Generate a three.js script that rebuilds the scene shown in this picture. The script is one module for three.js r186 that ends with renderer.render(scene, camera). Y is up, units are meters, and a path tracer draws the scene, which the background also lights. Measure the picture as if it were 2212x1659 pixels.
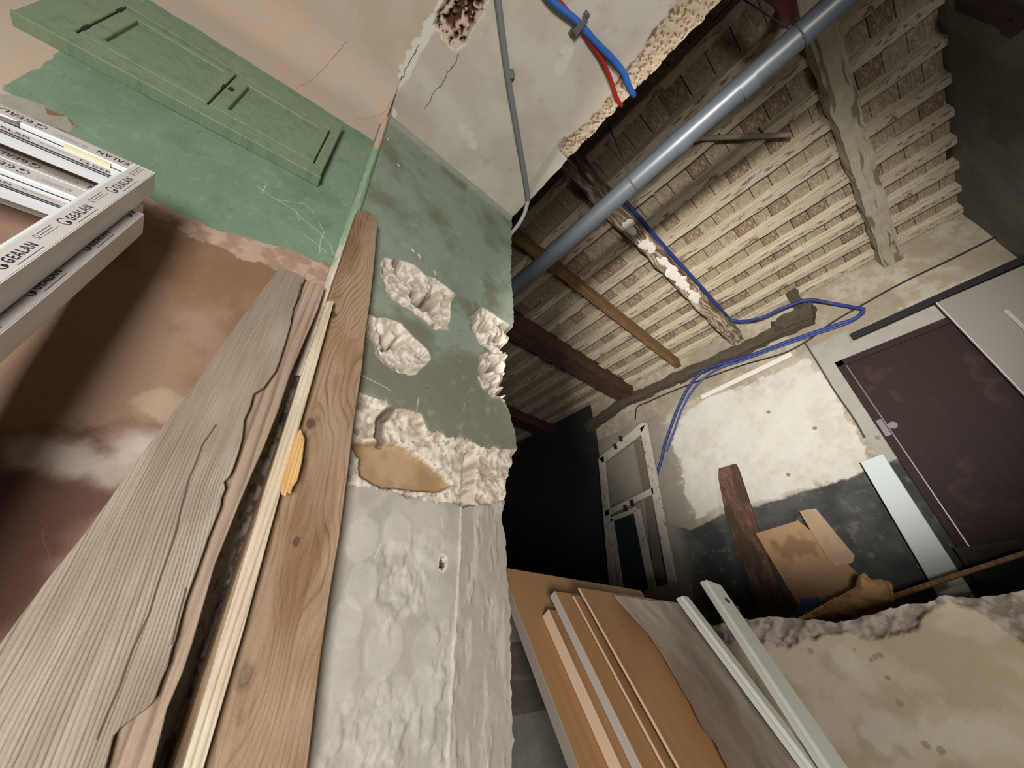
import * as THREE from 'three';
import { RoundedBoxGeometry } from 'three/addons/geometries/RoundedBoxGeometry.js';
import { RectAreaLightUniformsLib } from 'three/addons/lights/RectAreaLightUniformsLib.js';
import { mergeGeometries } from 'three/addons/utils/BufferGeometryUtils.js';

// ------------------------------------------------------------------ camera, lights, exposure
const scene = new THREE.Scene();
scene.background = new THREE.Color(0x000000);
const renderer = new THREE.WebGLRenderer();
renderer.toneMapping = THREE.LinearToneMapping;
renderer.toneMappingExposure = 1.0;
renderer.shadowMap.enabled = true;
RectAreaLightUniformsLib.init();
const V = (x, y, z) => new THREE.Vector3(x, y, z);
// eye at the origin; +x runs along the centre wall into the far room, -z runs away along the far wall
const camera = new THREE.PerspectiveCamera(90.3117, 2212 / 1659, 0.02, 60);
camera.quaternion.setFromRotationMatrix(new THREE.Matrix4().makeBasis(V(...[0.7365,-0.0447,0.6749]), V(...[-0.3553,0.8236,0.4422]), V(...[-0.5756,-0.5655,0.5907])));
camera.updateMatrixWorld();

// lamps out of the picture: a soft panel behind the photographer on the left,
// and a floodlight on the left, added only to brighten the far room
const PANEL = V(-0.8, -0.65, 1.25), PANEL_AIM = V(0.75, 0.7, -0.75), PANEL_SIZE = 0.7;
const ADDED_FLOOD = V(-0.9, -0.1, 0.3), ADDED_FLOOD_AIM = V(5.2, 2.95, -0.65);
const panelLight = new THREE.RectAreaLight(0xfffcf8, 46, PANEL_SIZE, PANEL_SIZE);
panelLight.position.copy(PANEL); panelLight.lookAt(PANEL_AIM); scene.add(panelLight);
const addedFloodLight = new THREE.SpotLight(0xfffaf4, 185, 0, 0.43, 1, 2);
addedFloodLight.position.copy(ADDED_FLOOD); addedFloodLight.target.position.copy(ADDED_FLOOD_AIM);
addedFloodLight.castShadow = true; addedFloodLight.shadow.radius = 3;
scene.add(addedFloodLight, addedFloodLight.target);

// ------------------------------------------------------------------ noise and helpers
function h2(x, y) { let n = (Math.imul(x, 374761393) + Math.imul(y, 668265263)) | 0; n = Math.imul(n ^ (n >>> 13), 1274126177); return ((n ^ (n >>> 16)) >>> 0) / 4294967296; }
function vn(x, y) { const i = Math.floor(x), j = Math.floor(y); let u = x - i, v = y - j; u = u * u * (3 - 2 * u); v = v * v * (3 - 2 * v);
  const a = h2(i, j), b = h2(i + 1, j), c = h2(i, j + 1), d = h2(i + 1, j + 1); return a + (b - a) * u + (c - a) * v + (a - b - c + d) * u * v; }
function fbm(x, y, o = 4) { let s = 0, a = 0.5, t = 0; for (let k = 0; k < o; k++) { s += a * vn(x, y); t += a; a *= 0.5; x = x * 2.03 + 17.3; y = y * 2.03 + 9.1; } return s / t; }
const sst = (a, b, x) => { const t = Math.min(1, Math.max(0, (x - a) / (b - a))); return t * t * (3 - 2 * t); };
const mixc = (a, b, t) => [a[0] + (b[0] - a[0]) * t, a[1] + (b[1] - a[1]) * t, a[2] + (b[2] - a[2]) * t];
function rng(seed) { let s = seed >>> 0; return () => { s = (s + 0x6D2B79F5) >>> 0; let t = s; t = Math.imul(t ^ (t >>> 15), t | 1); t ^= t + Math.imul(t ^ (t >>> 7), t | 61); return ((t ^ (t >>> 14)) >>> 0) / 4294967296; }; }
function box2(p) { let a = 1e9, b = 1e9, c = -1e9, d = -1e9; for (const [x, y] of p) { a = Math.min(a, x); b = Math.min(b, y); c = Math.max(c, x); d = Math.max(d, y); } return [a, b, c, d]; }
// signed distance to a polygon (negative inside); far away it returns a rough bound
function poly(p) { const bb = box2(p), n = p.length;
  return (x, y) => { const ox = Math.max(bb[0] - x, x - bb[2]), oy = Math.max(bb[1] - y, y - bb[3]); if (ox > 0.08 || oy > 0.08) return Math.max(ox, oy);
    let d = 1e9, s = 1;
    for (let i = 0, j = n - 1; i < n; j = i++) { const ex = p[j][0] - p[i][0], ey = p[j][1] - p[i][1], wx = x - p[i][0], wy = y - p[i][1];
      const t = Math.min(1, Math.max(0, (wx * ex + wy * ey) / (ex * ex + ey * ey))), bx = wx - ex * t, by = wy - ey * t; d = Math.min(d, bx * bx + by * by);
      const c1 = y >= p[i][1], c2 = y < p[j][1], c3 = ex * wy > ey * wx; if ((c1 && c2 && c3) || (!c1 && !c2 && !c3)) s = -s; }
    return s * Math.sqrt(d); }; }
function line(p) { const bb = box2(p);
  return (x, y) => { const ox = Math.max(bb[0] - x, x - bb[2]), oy = Math.max(bb[1] - y, y - bb[3]); if (ox > 0.03 || oy > 0.03) return 1;
    let d = 1e9; for (let i = 0; i + 1 < p.length; i++) { const ex = p[i + 1][0] - p[i][0], ey = p[i + 1][1] - p[i][1], wx = x - p[i][0], wy = y - p[i][1];
      const t = Math.min(1, Math.max(0, (wx * ex + wy * ey) / (ex * ex + ey * ey))), bx = wx - ex * t, by = wy - ey * t; d = Math.min(d, bx * bx + by * by); } return Math.sqrt(d); }; }
// piecewise-linear function through points [t, value]
function curve(p) { const q = [...p].sort((a, b) => a[0] - b[0]); return t => { if (t <= q[0][0]) return q[0][1]; for (let i = 1; i < q.length; i++) if (t <= q[i][0]) { const k = (t - q[i - 1][0]) / (q[i][0] - q[i - 1][0] || 1); return q[i - 1][1] + (q[i][1] - q[i - 1][1]) * k; } return q[q.length - 1][1]; }; }
// colour (sRGB 0..255) and relief (0..1) textures from one function f(u, v) -> [r, g, b, relief]
function texture(w, h, f, relief) {
  const c = new Uint8Array(w * h * 4), b = relief ? new Uint8Array(w * h * 4) : null;
  for (let j = 0; j < h; j++) for (let i = 0; i < w; i++) { const q = f((i + 0.5) / w, (j + 0.5) / h), k = (j * w + i) * 4;
    c[k] = Math.min(255, Math.max(0, q[0])); c[k + 1] = Math.min(255, Math.max(0, q[1])); c[k + 2] = Math.min(255, Math.max(0, q[2])); c[k + 3] = 255;
    if (b) { const g = Math.min(255, Math.max(0, q[3] * 255)); b[k] = b[k + 1] = b[k + 2] = g; b[k + 3] = 255; } }
  const mk = (d, srgb) => { const t = new THREE.DataTexture(d, w, h, THREE.RGBAFormat); t.magFilter = THREE.LinearFilter; t.minFilter = THREE.LinearMipmapLinearFilter; t.wrapS = t.wrapT = THREE.RepeatWrapping; if (srgb) t.colorSpace = THREE.SRGBColorSpace; t.needsUpdate = true; return t; };
  return { map: mk(c, true), bump: b ? mk(b, false) : null };
}
function mat(color, roughness = 0.85, extra = {}) { return new THREE.MeshStandardMaterial({ color, roughness, side: THREE.DoubleSide, ...extra }); }
function tmat(t, roughness = 0.9, bumpScale = 0.0008, extra = {}) { const o = { map: t.map, roughness, side: THREE.DoubleSide, ...extra }; if (t.bump) { o.bumpMap = t.bump; o.bumpScale = bumpScale; } return new THREE.MeshStandardMaterial(o); }
const used = new Map();
function numbered(n) { const k = used.get(n) || 0; used.set(n, k + 1); return k ? n + '_' + String(k).padStart(3, '0') : n; }
function shadow(m) { m.castShadow = m.receiveShadow = true; return m; }
function mesh(name, g, m, parent = scene) { const o = shadow(new THREE.Mesh(g, m)); o.name = parent === scene ? numbered(name) : name; parent.add(o); return o; }
function tag(o, label, category, group) { o.userData.label = label; o.userData.category = category; if (group) o.userData.group = group; return o; }
function struct(o) { o.userData.kind = 'structure'; return o; }
function thing(name, label, category, group) { const o = new THREE.Group(); o.name = numbered(name); scene.add(o); return tag(o, label, category, group); }
function planarUV(g, x0, y0, x1, y1, ax = 'x', ay = 'y') { const p = g.attributes.position, uv = new Float32Array(p.count * 2); const X = ax === 'x' ? i => p.getX(i) : i => p.getZ(i), Y = ay === 'y' ? i => p.getY(i) : i => p.getZ(i);
  for (let i = 0; i < p.count; i++) { uv[2 * i] = (X(i) - x0) / (x1 - x0); uv[2 * i + 1] = (Y(i) - y0) / (y1 - y0); } g.setAttribute('uv', new THREE.BufferAttribute(uv, 2)); return g; }
// surface grid: f(u, v) -> [x, y, z], uvf -> [u, v]
function grid(nu, nv, f, uvf) { const pos = [], uv = [], idx = [];
  for (let j = 0; j <= nv; j++) for (let i = 0; i <= nu; i++) { pos.push(...f(i / nu, j / nv)); uv.push(...(uvf ? uvf(i / nu, j / nv) : [i / nu, j / nv])); }
  for (let j = 0; j < nv; j++) for (let i = 0; i < nu; i++) { const a = j * (nu + 1) + i, b = a + 1, c = a + nu + 1, d = c + 1; idx.push(a, b, d, a, d, c); }
  const g = new THREE.BufferGeometry(); g.setAttribute('position', new THREE.Float32BufferAttribute(pos, 3)); g.setAttribute('uv', new THREE.Float32BufferAttribute(uv, 2)); g.setIndex(idx); g.computeVertexNormals(); return g; }
// outline with thickness; the front face lies at z = 0, the body behind it
function slab(pts, depth, bevel = 0.0015) { const s = new THREE.Shape(pts.map(p => new THREE.Vector2(p[0], p[1])));
  const g = new THREE.ExtrudeGeometry(s, { depth: depth - 2 * bevel, bevelEnabled: bevel > 0, bevelSize: bevel, bevelOffset: -bevel, bevelThickness: bevel, bevelSegments: 1, curveSegments: 4 }); g.translate(0, 0, -depth + bevel); return g; }
// rough timber or stone block: a box whose skin is pushed about by noise
function rough(w, h, d, amp, seed, cell = 0.05, freq = 9) { const g = new THREE.BoxGeometry(w, h, d, Math.max(1, Math.min(90, Math.round(w / cell))), Math.max(1, Math.min(90, Math.round(h / cell))), Math.max(1, Math.min(120, Math.round(d / cell)))); const p = g.attributes.position;
  for (let i = 0; i < p.count; i++) { const x = p.getX(i), y = p.getY(i), z = p.getZ(i), a = x * freq + z * freq * 0.6 + seed, b = y * freq + z * freq * 0.5 - x * 3 + seed * 1.7;
    p.setXYZ(i, x + (fbm(a, b, 3) - 0.5) * 2 * amp, y + (fbm(a + 31, b + 7, 3) - 0.5) * 2 * amp, z + (fbm(a + 71, b + 43, 3) - 0.5) * amp); }
  g.computeVertexNormals(); return g; }
function tube(pts, r, seg = 60, rad = 10, closed = false) { return new THREE.TubeGeometry(new THREE.CatmullRomCurve3(pts.map(p => V(...p)), closed, 'centripetal'), seg, r, rad, closed); }
function rod(a, b, r, n = 12) { const A = V(...a), B = V(...b), g = new THREE.CylinderGeometry(r, r, A.distanceTo(B), n); g.applyQuaternion(new THREE.Quaternion().setFromUnitVectors(V(0, 1, 0), B.clone().sub(A).normalize())); g.translate(...A.add(B).multiplyScalar(0.5).toArray()); return g; }
const bx = (w, h, d, x, y, z, r = 0.002) => { const g = new RoundedBoxGeometry(w, h, d, 2, Math.min(r, w / 3, h / 3, d / 3)); g.translate(x, y, z); return g; };

// places in the building (metres, from the eye)
const CEIL = 1.88, FLOOR = -1.4, PIER_Z = -0.8, FAR_X = 5.3, LOW_X = 2.4, RIGHT_Z = 1.66, UP_FLOOR = 0.01, TILE_Y = 3.69;
const LW_ORIGIN = V(0.135, 0, -0.8), LW_TURN = -Math.atan2(0.117, 0.9932);
const onLeftWall = o => { o.position.copy(LW_ORIGIN); o.rotation.y = LW_TURN; return o; };   // local x along the wall, y up, z out of it
const onFar = (o, x) => { o.position.set(x, 0, 0); o.rotation.y = -Math.PI / 2; return o; };  // local x = world z, local z = towards the eye

// shared plaster texture for surfaces out of detail
const plainPlaster = (seed, c1, c2) => texture(512, 512, (u, v) => { const a = fbm(u * 6 + seed, v * 6, 5), b = vn(u * 240, v * 240 + seed); const c = mixc(c1, c2, sst(0.3, 0.7, a)); const k = (b - 0.5) * 10; return [c[0] + k, c[1] + k, c[2] + k, a * 0.7 + b * 0.3]; }, true);
const M_brownPlaster = tmat(plainPlaster(3, [150, 114, 92], [172, 138, 116]), 0.95, 0.001);
const M_grayPlaster = tmat(plainPlaster(9, [104, 100, 92], [132, 126, 114]), 0.95, 0.0015);
const M_darkShadePlaster = tmat(plainPlaster(5, [46, 43, 40], [58, 54, 50]), 0.95, 0.0015);  // near-black: the shade of the unlit far end is put into the colour
const M_outer = tmat(plainPlaster(31, [92, 78, 66], [108, 94, 80]), 0.95, 0.001);
const M_floor = tmat(plainPlaster(21, [74, 66, 58], [96, 88, 78]), 0.95, 0.0015);

// ------------------------------------------------------------------ left wall (green band on ochre plaster)
const S0 = -1.5, S1 = 0, LY0 = -0.3, LY1 = 1.97;
const lwGreen = poly([[0.0074,1.6027],[-0.3425,1.6091],[-0.6758,1.6079],[-0.7291,1.4394],[-0.7697,1.3109],[-0.7345,1.2724],[-0.6786,1.1987],[-0.671,1.1731],[-0.6623,1.0659],[-0.6631,0.9734],[-0.6536,0.9589],[-0.6413,0.9568],[-0.6145,0.9619],[-0.6007,0.961],[-0.5734,0.9691],[-0.5528,0.9545],[-0.5443,0.9187],[-0.5865,0.9225],[-0.6325,0.8994],[-0.6198,0.8729],[-0.5951,0.8723],[-0.5128,0.8624],[-0.4221,0.8516],[-0.3992,0.842],[-0.3682,0.8324],[-0.3333,0.8254],[-0.2926,0.8295],[-0.2567,0.8279],[-0.2319,0.8359],[-0.1787,0.8516],[-0.1405,0.8611],[-0.0989,0.8664],[-0.042,0.8642],[-0.0342,0.8814],[-0.0122,0.8679],[-0.0056,0.9061],[0.0043,1.0669],[0.0095,1.2813],[0.0109,1.5231]]);
const lwGrey = poly([[-0.6534,0.9429],[-0.6395,0.9598],[-0.605,0.9704],[-0.5877,0.9472],[-0.5683,0.9655],[-0.5469,0.9409],[-0.5454,0.9214],[-0.5865,0.9225],[-0.6325,0.8994]]);
const lwPink = poly([[-0.4483,0.861],[-0.406,0.8593],[-0.2974,0.8435],[-0.1831,0.8668],[-0.0349,0.8848],[-0.0014,0.8506],[-0.0068,0.7573],[-0.0739,0.7666],[-0.1596,0.7853],[-0.1928,0.7698],[-0.2829,0.7766],[-0.3534,0.7931],[-0.3963,0.8053],[-0.4325,0.8045]]);
const lwPale = [[-0.2747,0.2595],[-0.3004,0.2645],[-0.2434,0.2552],[-0.1962,0.2971],[-0.1759,0.2895],[-0.2007,0.2527]], lwStain = [[-0.1954,0.3815],[-0.1793,0.3724],[-0.2022,0.3745]];
const lwCracks = [[[-0.24,1.0453],[-0.1976,1.0312],[-0.1377,1.0208],[-0.1239,0.9889]], [[-0.1377,1.0208],[-0.1213,1.0022],[-0.0687,0.9821],[-0.0306,0.9489],[-0.0157,0.919]], [[-0.0771,1.0192],[-0.0583,0.9908],[-0.0585,0.9478],[-0.0507,0.9027]], [[-0.224,1.0274],[-0.2258,1.0724]], [[-0.1863,1.031],[-0.1252,1.0674],[-0.096,1.048]], [[-0.0496,1.1664],[-0.0256,1.1509]], [[-0.1013,0.9443],[-0.0566,0.9286],[-0.0354,0.9143]]].map(line);
const lwDark = [[[-0.2905,1.6293],[-0.255,1.8065],[-0.1916,2.0065],[-0.1493,2.2078]], [[-0.1333,1.6047],[-0.0655,1.7187],[-0.0078,1.8279],[-0.0013,1.8928]], [[-0.2375,0.1591],[-0.2225,0.1337],[-0.2049,0.1063]], [[-0.0629,0.8089],[-0.0631,0.7235]]].map(line);
function leftWallAt(s, y) {
  const n1 = fbm(s * 9, y * 9, 5), n2 = fbm(s * 40 + 5, y * 40, 4), n3 = vn(s * 500, y * 500), n4 = fbm(s * 3 + 40, y * 3, 3);
  const wob = (n2 - 0.5) * 0.022 + (n3 - 0.5) * 0.003;
  let c, h = 0.5 + (n1 - 0.5) * 0.25 + (n3 - 0.5) * 0.05;
  if (y > 1.2 || (s < -0.6 && y > 0.88)) { c = mixc([196, 183, 166], [200, 178, 157], sst(0.35, 0.7, n1)); }
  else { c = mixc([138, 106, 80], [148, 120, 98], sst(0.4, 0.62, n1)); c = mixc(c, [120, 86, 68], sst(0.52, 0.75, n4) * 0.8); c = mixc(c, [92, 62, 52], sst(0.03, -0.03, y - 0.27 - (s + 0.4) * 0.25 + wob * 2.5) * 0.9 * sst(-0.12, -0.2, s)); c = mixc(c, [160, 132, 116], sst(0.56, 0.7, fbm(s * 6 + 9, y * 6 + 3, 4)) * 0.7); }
  const dp = lwPink(s, y) + wob * 1.3; if (dp < 0) { c = mixc(c, mixc([190, 162, 144], [168, 137, 116], sst(0.4, 0.65, n2)), sst(0, -0.008, dp)); h += 0.05; }
  for (const [px, py] of lwPale) { const d = Math.hypot(s - px, (y - py) * 1.4) + wob * 1.6; if (d < 0.06) c = mixc(c, [186, 172, 160], sst(0.055, 0.01, d) * 0.8); }
  for (const [px, py] of lwStain) { const d = Math.hypot(s - px, (y - py)) + wob * 1.5; if (d < 0.035) c = mixc(c, [168, 146, 122], sst(0.03, 0.016, d) * 0.8); }
  if (y < 0.62 && s > -0.09) { const k = sst(-0.075, -0.045, s + wob * 1.5) * sst(0.6, 0.45, y + wob); c = mixc(c, mixc([168, 160, 146], [92, 86, 76], sst(0.4, 0.62, fbm(s * 60, y * 60 + 3, 4))), k); h += k * (fbm(s * 50, y * 50, 4) - 0.5) * 1.4; }
  const dg = lwGreen(s, y) + wob * 0.55;
  if (dg < 0) { let g = mixc([120, 144, 120], [128, 150, 126], sst(0.35, 0.65, n1)); g = mixc(g, [108, 134, 108], sst(0.55, 0.75, fbm(s * 14 + 3, y * 14, 4)) * 0.6); g = mixc(g, [146, 178, 148], sst(0.62, 0.78, fbm(s * 55, y * 55 + 8, 4)) * 0.25);
    for (const l of lwCracks) { const d = l(s + (n2 - 0.5) * 0.006, y); if (d < 0.0014 && n3 > 0.2) { g = mixc([190, 206, 176], g, sst(0.0004, 0.0014, d)); h += 0.1; } }
    const sp = fbm(s * 130, y * 130, 2); if (sp > 0.86) g = mixc(g, [76, 96, 76], 0.5);
    c = mixc(c, g, sst(0, -0.002, dg)); h += 0.2 * sst(0, -0.004, dg); }
  const dgr = lwGrey(s, y) + wob * 0.4; if (dgr < 0) { c = mixc(c, mixc([150, 148, 136], [180, 176, 160], n2), 0.95); h += 0.25; }
  for (const l of lwDark) { const d = l(s + (n2 - 0.5) * 0.01, y + (n1 - 0.5) * 0.01); if (d < 0.0014) c = mixc(mixc([120, 96, 78], c, 0.35), c, sst(0.0002, 0.0014, d)); }
  const k = (n3 - 0.5) * 9 + (n1 - 0.5) * 10; return [c[0] + k, c[1] + k, c[2] + k, h];
}
{
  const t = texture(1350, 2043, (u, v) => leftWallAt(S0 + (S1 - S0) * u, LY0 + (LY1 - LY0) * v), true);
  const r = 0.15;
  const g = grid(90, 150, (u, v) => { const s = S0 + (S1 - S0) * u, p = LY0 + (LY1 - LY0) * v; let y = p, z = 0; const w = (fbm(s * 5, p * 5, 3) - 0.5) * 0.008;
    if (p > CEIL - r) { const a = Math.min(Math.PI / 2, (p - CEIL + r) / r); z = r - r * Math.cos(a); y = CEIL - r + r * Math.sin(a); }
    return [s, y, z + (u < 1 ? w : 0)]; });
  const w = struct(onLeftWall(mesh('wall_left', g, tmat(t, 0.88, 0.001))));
  // the rest of the wall, out of the picture, and its thickness
  const rest = mergeGeometries([new THREE.BoxGeometry(2.2, 3.3, 0.2).translate(-2.6, 0.25, -0.1), new THREE.BoxGeometry(1.5, 1.1, 0.2).translate(-0.75, -0.85, -0.1), new THREE.BoxGeometry(1.5, 2.2, 0.15).translate(-0.76, 0.8, -0.09)]);
  struct(onLeftWall(mesh('wall_left', rest, M_brownPlaster)));
}

// ------------------------------------------------------------------ centre wall (pier): green paint, broken holes, chipped band, grey cement below
const PX0 = 0.12, PX1 = 0.88, PY0 = -0.3, PY1 = 1.9;
const pierEdge = curve([[1.9, 0.855], ...[[0.8424,1.8544],[0.8252,1.5668],[0.8068,1.3524],[0.8137,1.2383],[0.8058,1.0711],[0.7867,0.9625],[0.7635,0.8825],[0.774,0.8235],[0.7616,0.7183],[0.7447,0.678],[0.7596,0.6438],[0.7808,0.5814],[0.7874,0.5014],[0.7731,0.4666],[0.7501,0.4025],[0.7397,0.3454],[0.7231,0.2911],[0.7343,0.2438],[0.7386,0.1427],[0.7393,0.101],[0.7461,0.0614],[0.7388,-0.0038],[0.74,-0.0723],[0.739,-0.1645],[0.7284,-0.2041]].map(p => [p[1], p[0]]), [-1.4, 0.74]]);
const pGreenLow = curve([[0.1229,0.5189],[0.2592,0.5165],[0.3106,0.5265],[0.3407,0.5165],[0.3797,0.5146],[0.4393,0.5193],[0.461,0.4861],[0.5352,0.4843],[0.5907,0.491],[0.6588,0.4888],[0.7884,0.5144]]);
const pBandLow = curve([[0.18,0.2984],[0.2802,0.3013],[0.3306,0.3069],[0.3863,0.3046],[0.4715,0.3013],[0.5518,0.309],[0.5955,0.3072],[0.6738,0.3233],[0.7528,0.3546]]);
const pHoles = [
  poly([[0.244,0.9764],[0.2559,1.0176],[0.2994,1.0501],[0.3536,1.067],[0.4002,1.0473],[0.436,1.0607],[0.4786,1.0545],[0.5249,1.0401],[0.5018,0.9914],[0.5064,0.9106],[0.4982,0.8619],[0.4545,0.8322],[0.411,0.8474],[0.3533,0.858],[0.3034,0.8638],[0.2689,0.8951]]),
  poly([[0.2337,0.7724],[0.2671,0.7654],[0.3033,0.7843],[0.3439,0.7873],[0.3764,0.7699],[0.4091,0.7556],[0.4469,0.7256],[0.4434,0.6942],[0.415,0.6556],[0.4005,0.6265],[0.3576,0.6194],[0.3103,0.6309],[0.2866,0.6485],[0.2769,0.6751],[0.2538,0.6897]]),
  poly([[0.5911,0.9365],[0.6027,0.9842],[0.641,1.059],[0.691,1.0597],[0.7454,1.0542],[0.833,1.0569],[0.8029,0.9137],[0.7044,0.8568],[0.6619,0.8685],[0.6308,0.8729]]),
  poly([[0.6371,0.8225],[0.6831,0.8669],[0.8025,0.9067],[0.7878,0.6872],[0.7406,0.6801],[0.6877,0.6738],[0.6412,0.6908],[0.622,0.7243]])];
const pTan = poly([[0.2676,0.4],[0.3341,0.4191],[0.3906,0.4312],[0.426,0.4264],[0.4755,0.4019],[0.519,0.3836],[0.564,0.3586],[0.5253,0.33],[0.4445,0.3184],[0.3607,0.309],[0.3084,0.3241],[0.3031,0.365],[0.2854,0.3792]]);
const pLump = poly([[0.2656,0.3736],[0.285,0.3813],[0.302,0.3647],[0.3058,0.3384],[0.2941,0.3229],[0.2763,0.3208]]);
const pGrooveA = line([[0.3571,0.509],[0.3391,0.4785],[0.341,0.4347],[0.352,0.4257]]), pGrooveB = line([[0.6212,0.4494],[0.6121,0.3991],[0.6103,0.322]]);
const pDabs = [[0.3397,0.197],[0.4189,0.216],[0.506,0.1965],[0.3555,0.1093],[0.4367,0.0962],[0.498,0.1477],[0.538,0.095],[0.512,-0.0685],[0.4569,-0.0735],[0.3393,0.052],[0.3458,-0.0228],[0.4192,0.0075],[0.5216,0.0039],[0.5587,-0.0509],[0.4292,-0.1168],[0.523,-0.1353]];
const pRidge = curve([[0.5856,0.2937],[0.585,0.1839],[0.5819,0.0872],[0.5775,-0.014],[0.5741,-0.0882],[0.5723,-0.1791]].map(p => [p[1], p[0]]));
const pNick = [0.5396,0.167], pChips = [[0.2257,1.5662],[0.1648,1.6857],[0.3405,1.1348],[0.365,1.1259],[0.4338,1.0882]];
const pScratch = [[[0.4242,0.569],[0.4222,0.5217]], [[0.5755,0.6094],[0.5748,0.5769]], [[0.3811,0.1926],[0.3709,0.1603]], [[0.5263,0.2728],[0.535,0.2413]], [[0.2369,0.5722],[0.3237,0.5613],[0.3439,0.5555]], [[0.162,0.8536],[0.1782,0.7567]], [[0.5606,1.8484],[0.5608,1.6308]]].map(line);
function pierAt(x, y) {   // -> [r, g, b, fine relief, depth of the surface]
  const n1 = fbm(x * 10 + 3, y * 10, 5), n2 = fbm(x * 42, y * 42 + 11, 4), n3 = vn(x * 520, y * 520), n4 = fbm(x * 90 + 7, y * 90, 3);
  const wob = (n2 - 0.5) * 0.02;
  const yg = pGreenLow(x) + (n2 - 0.5) * 0.025, yb = pBandLow(x) + (n4 - 0.5) * 0.02;
  let c, z, f = 0.5;
  if (y > yg) {       // oil paint
    const grime = sst(0.45, 0.66, n1 * 0.6 + 0.4 * fbm(x * 4 + 8, y * 3, 3) + sst(0.95, 0.62, y) * 0.28);
    c = mixc([142, 154, 138], [128, 142, 124], sst(0.35, 0.65, n1)); c = mixc(c, [118, 116, 98], grime * 0.85);
    c = mixc(c, [150, 166, 152], sst(0.64, 0.8, fbm(x * 30, y * 30 + 4, 4)) * 0.5);
    z = (n1 - 0.5) * 0.004 + 0.0; f = 0.5 + (n2 - 0.5) * 0.12;
    if (fbm(x * 110, y * 110, 2) > 0.87) c = mixc(c, [84, 88, 76], 0.5);
    for (const [px, py] of pChips) { const d = Math.hypot((x - px) * 1.6 + (y - py) * 0.5, y - py) + (n4 - 0.5) * 0.012 + wob * 0.6; if (d < 0.009) { c = [204, 194, 180]; z = -0.003; } }
    if (y > 1.78) { const k = sst(1.79, 1.84, y + (n2 - 0.5) * 0.05); c = mixc(c, [176, 184, 172], k * 0.7); }
  } else if (y > yb) { // broken plaster band
    c = mixc([226, 214, 198], [186, 170, 150], sst(0.42, 0.66, n2)); c = mixc(c, [122, 104, 84], sst(0.62, 0.72, n4) * 0.4);
    z = -0.02 - (n2 - 0.5) * 0.02 - (n4 - 0.5) * 0.006; f = n4;
    const dt = pTan(x, y) + (n4 - 0.5) * 0.008;
    if (dt < 0) { const k = sst(0, -0.006, dt); c = mixc(c, mixc([178, 152, 116], [160, 128, 92], sst(0.4, 0.65, n1)), k); z = z * (1 - k) - 0.04 * k; f = 0.5; }
    const dl = pLump(x, y) + wob * 0.3; if (dl < 0) { c = mixc([224, 216, 206], [176, 166, 154], n4); z = -0.012 - n4 * 0.012; f = n4; }
    const ga = pGrooveA(x, y); if (ga < 0.016) { c = mixc([120, 106, 88], c, sst(0.006, 0.016, ga)); z -= 0.02 * sst(0.016, 0.004, ga); }
    const gb = pGrooveB(x, y); if (gb < 0.026) z -= 0.06 * sst(0.026, 0.006, gb + wob * 0.4);
    const k = sst(0.0, 0.02, yg - y); z *= 0.35 + 0.65 * k;
  } else {             // cement with adhesive dabs
    c = mixc([172, 165, 154], [186, 179, 168], sst(0.35, 0.65, n1)); c = mixc(c, [160, 157, 144], sst(0.5, 0.7, fbm(x * 16, y * 16 + 30, 4)) * 0.6);
    z = -0.016 + (n1 - 0.5) * 0.004; f = 0.5 + (n2 - 0.5) * 0.25;
    const rr = sst(0.44, 0.6, fbm(x * 9 + 1, y * 9 + 4, 3)) * (x < 0.6 ? 1 : 0.35) * sst(0.24, 0.16, y); z += rr * (sst(0.35, 0.7, fbm(x * 60, y * 44 + 5, 4)) - 0.4) * 0.005; f += rr * (n4 - 0.5) * 0.9; c = mixc(c, [206, 198, 186], rr * sst(0.5, 0.65, n2) * 0.5);
    let i = 0; for (const [px, py] of pDabs) { const a = 0.03 + 0.012 * h2(i, 3), b = 0.036 + 0.012 * h2(i, 8); i++; const d = Math.hypot((x - px) / a, (y - py) / b) + (n2 - 0.5) * 0.5; if (d < 1.15) { const k = sst(1.05, 0.97, d); c = mixc(c, h2(i, 1) > 0.45 ? [200, 197, 190] : [186, 183, 172], k * 0.42); z += 0.001 * k; f += k * (n2 - 0.5) * 0.4; } }
    const xr = pRidge(y); const d = x - xr - (n4 - 0.5) * 0.004; if (d > 0) { c = mixc(c, [160, 153, 142], 0.8); c = mixc(c, [190, 184, 172], sst(0.55, 0.7, fbm(x * 60, y * 12, 4)) * 0.7); z += 0.002; } if (Math.abs(d) < 0.0025) { c = mixc(c, [214, 209, 199], 0.5); z += 0.0015; } if (d > 0) z += sst(0.66, 0.74, fbm(x * 80, y * 26 + 40, 3)) * 0.0025;
    const dn = Math.hypot((x - pNick[0]) * 1.1, (y - pNick[1]) * 0.75) + wob * 0.3; if (dn < 0.016) { c = mixc(c, [226, 218, 206], 0.7); if (dn < 0.009) { z -= 0.03; c = [96, 82, 66]; } }
  }
  for (const hp of pHoles) { const d = hp(x, y) + wob * 0.8; if (d < 0.004) { const k = sst(0.0, -0.018, d), lip = sst(0.004, -0.002, d);
      const q = fbm(x * 18 + 50, y * 18, 3), q2 = fbm(x * 75, y * 75 + 20, 3); c = mixc(c, mixc(mixc([228, 218, 204], [196, 184, 166], sst(0.4, 0.6, q2)), [126, 111, 95], sst(0.54, 0.68, q) * 0.7), lip);
      z = z * (1 - k) - k * (0.016 + 0.085 * sst(0.46, 0.74, q) + (q2 - 0.5) * 0.018); f = q2; } }
  for (const l of pScratch) { const d = l(x + (n2 - 0.5) * 0.004, y); if (d < 0.0015) c = mixc([206, 206, 190], c, sst(0.0004, 0.0015, d)); }
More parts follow.
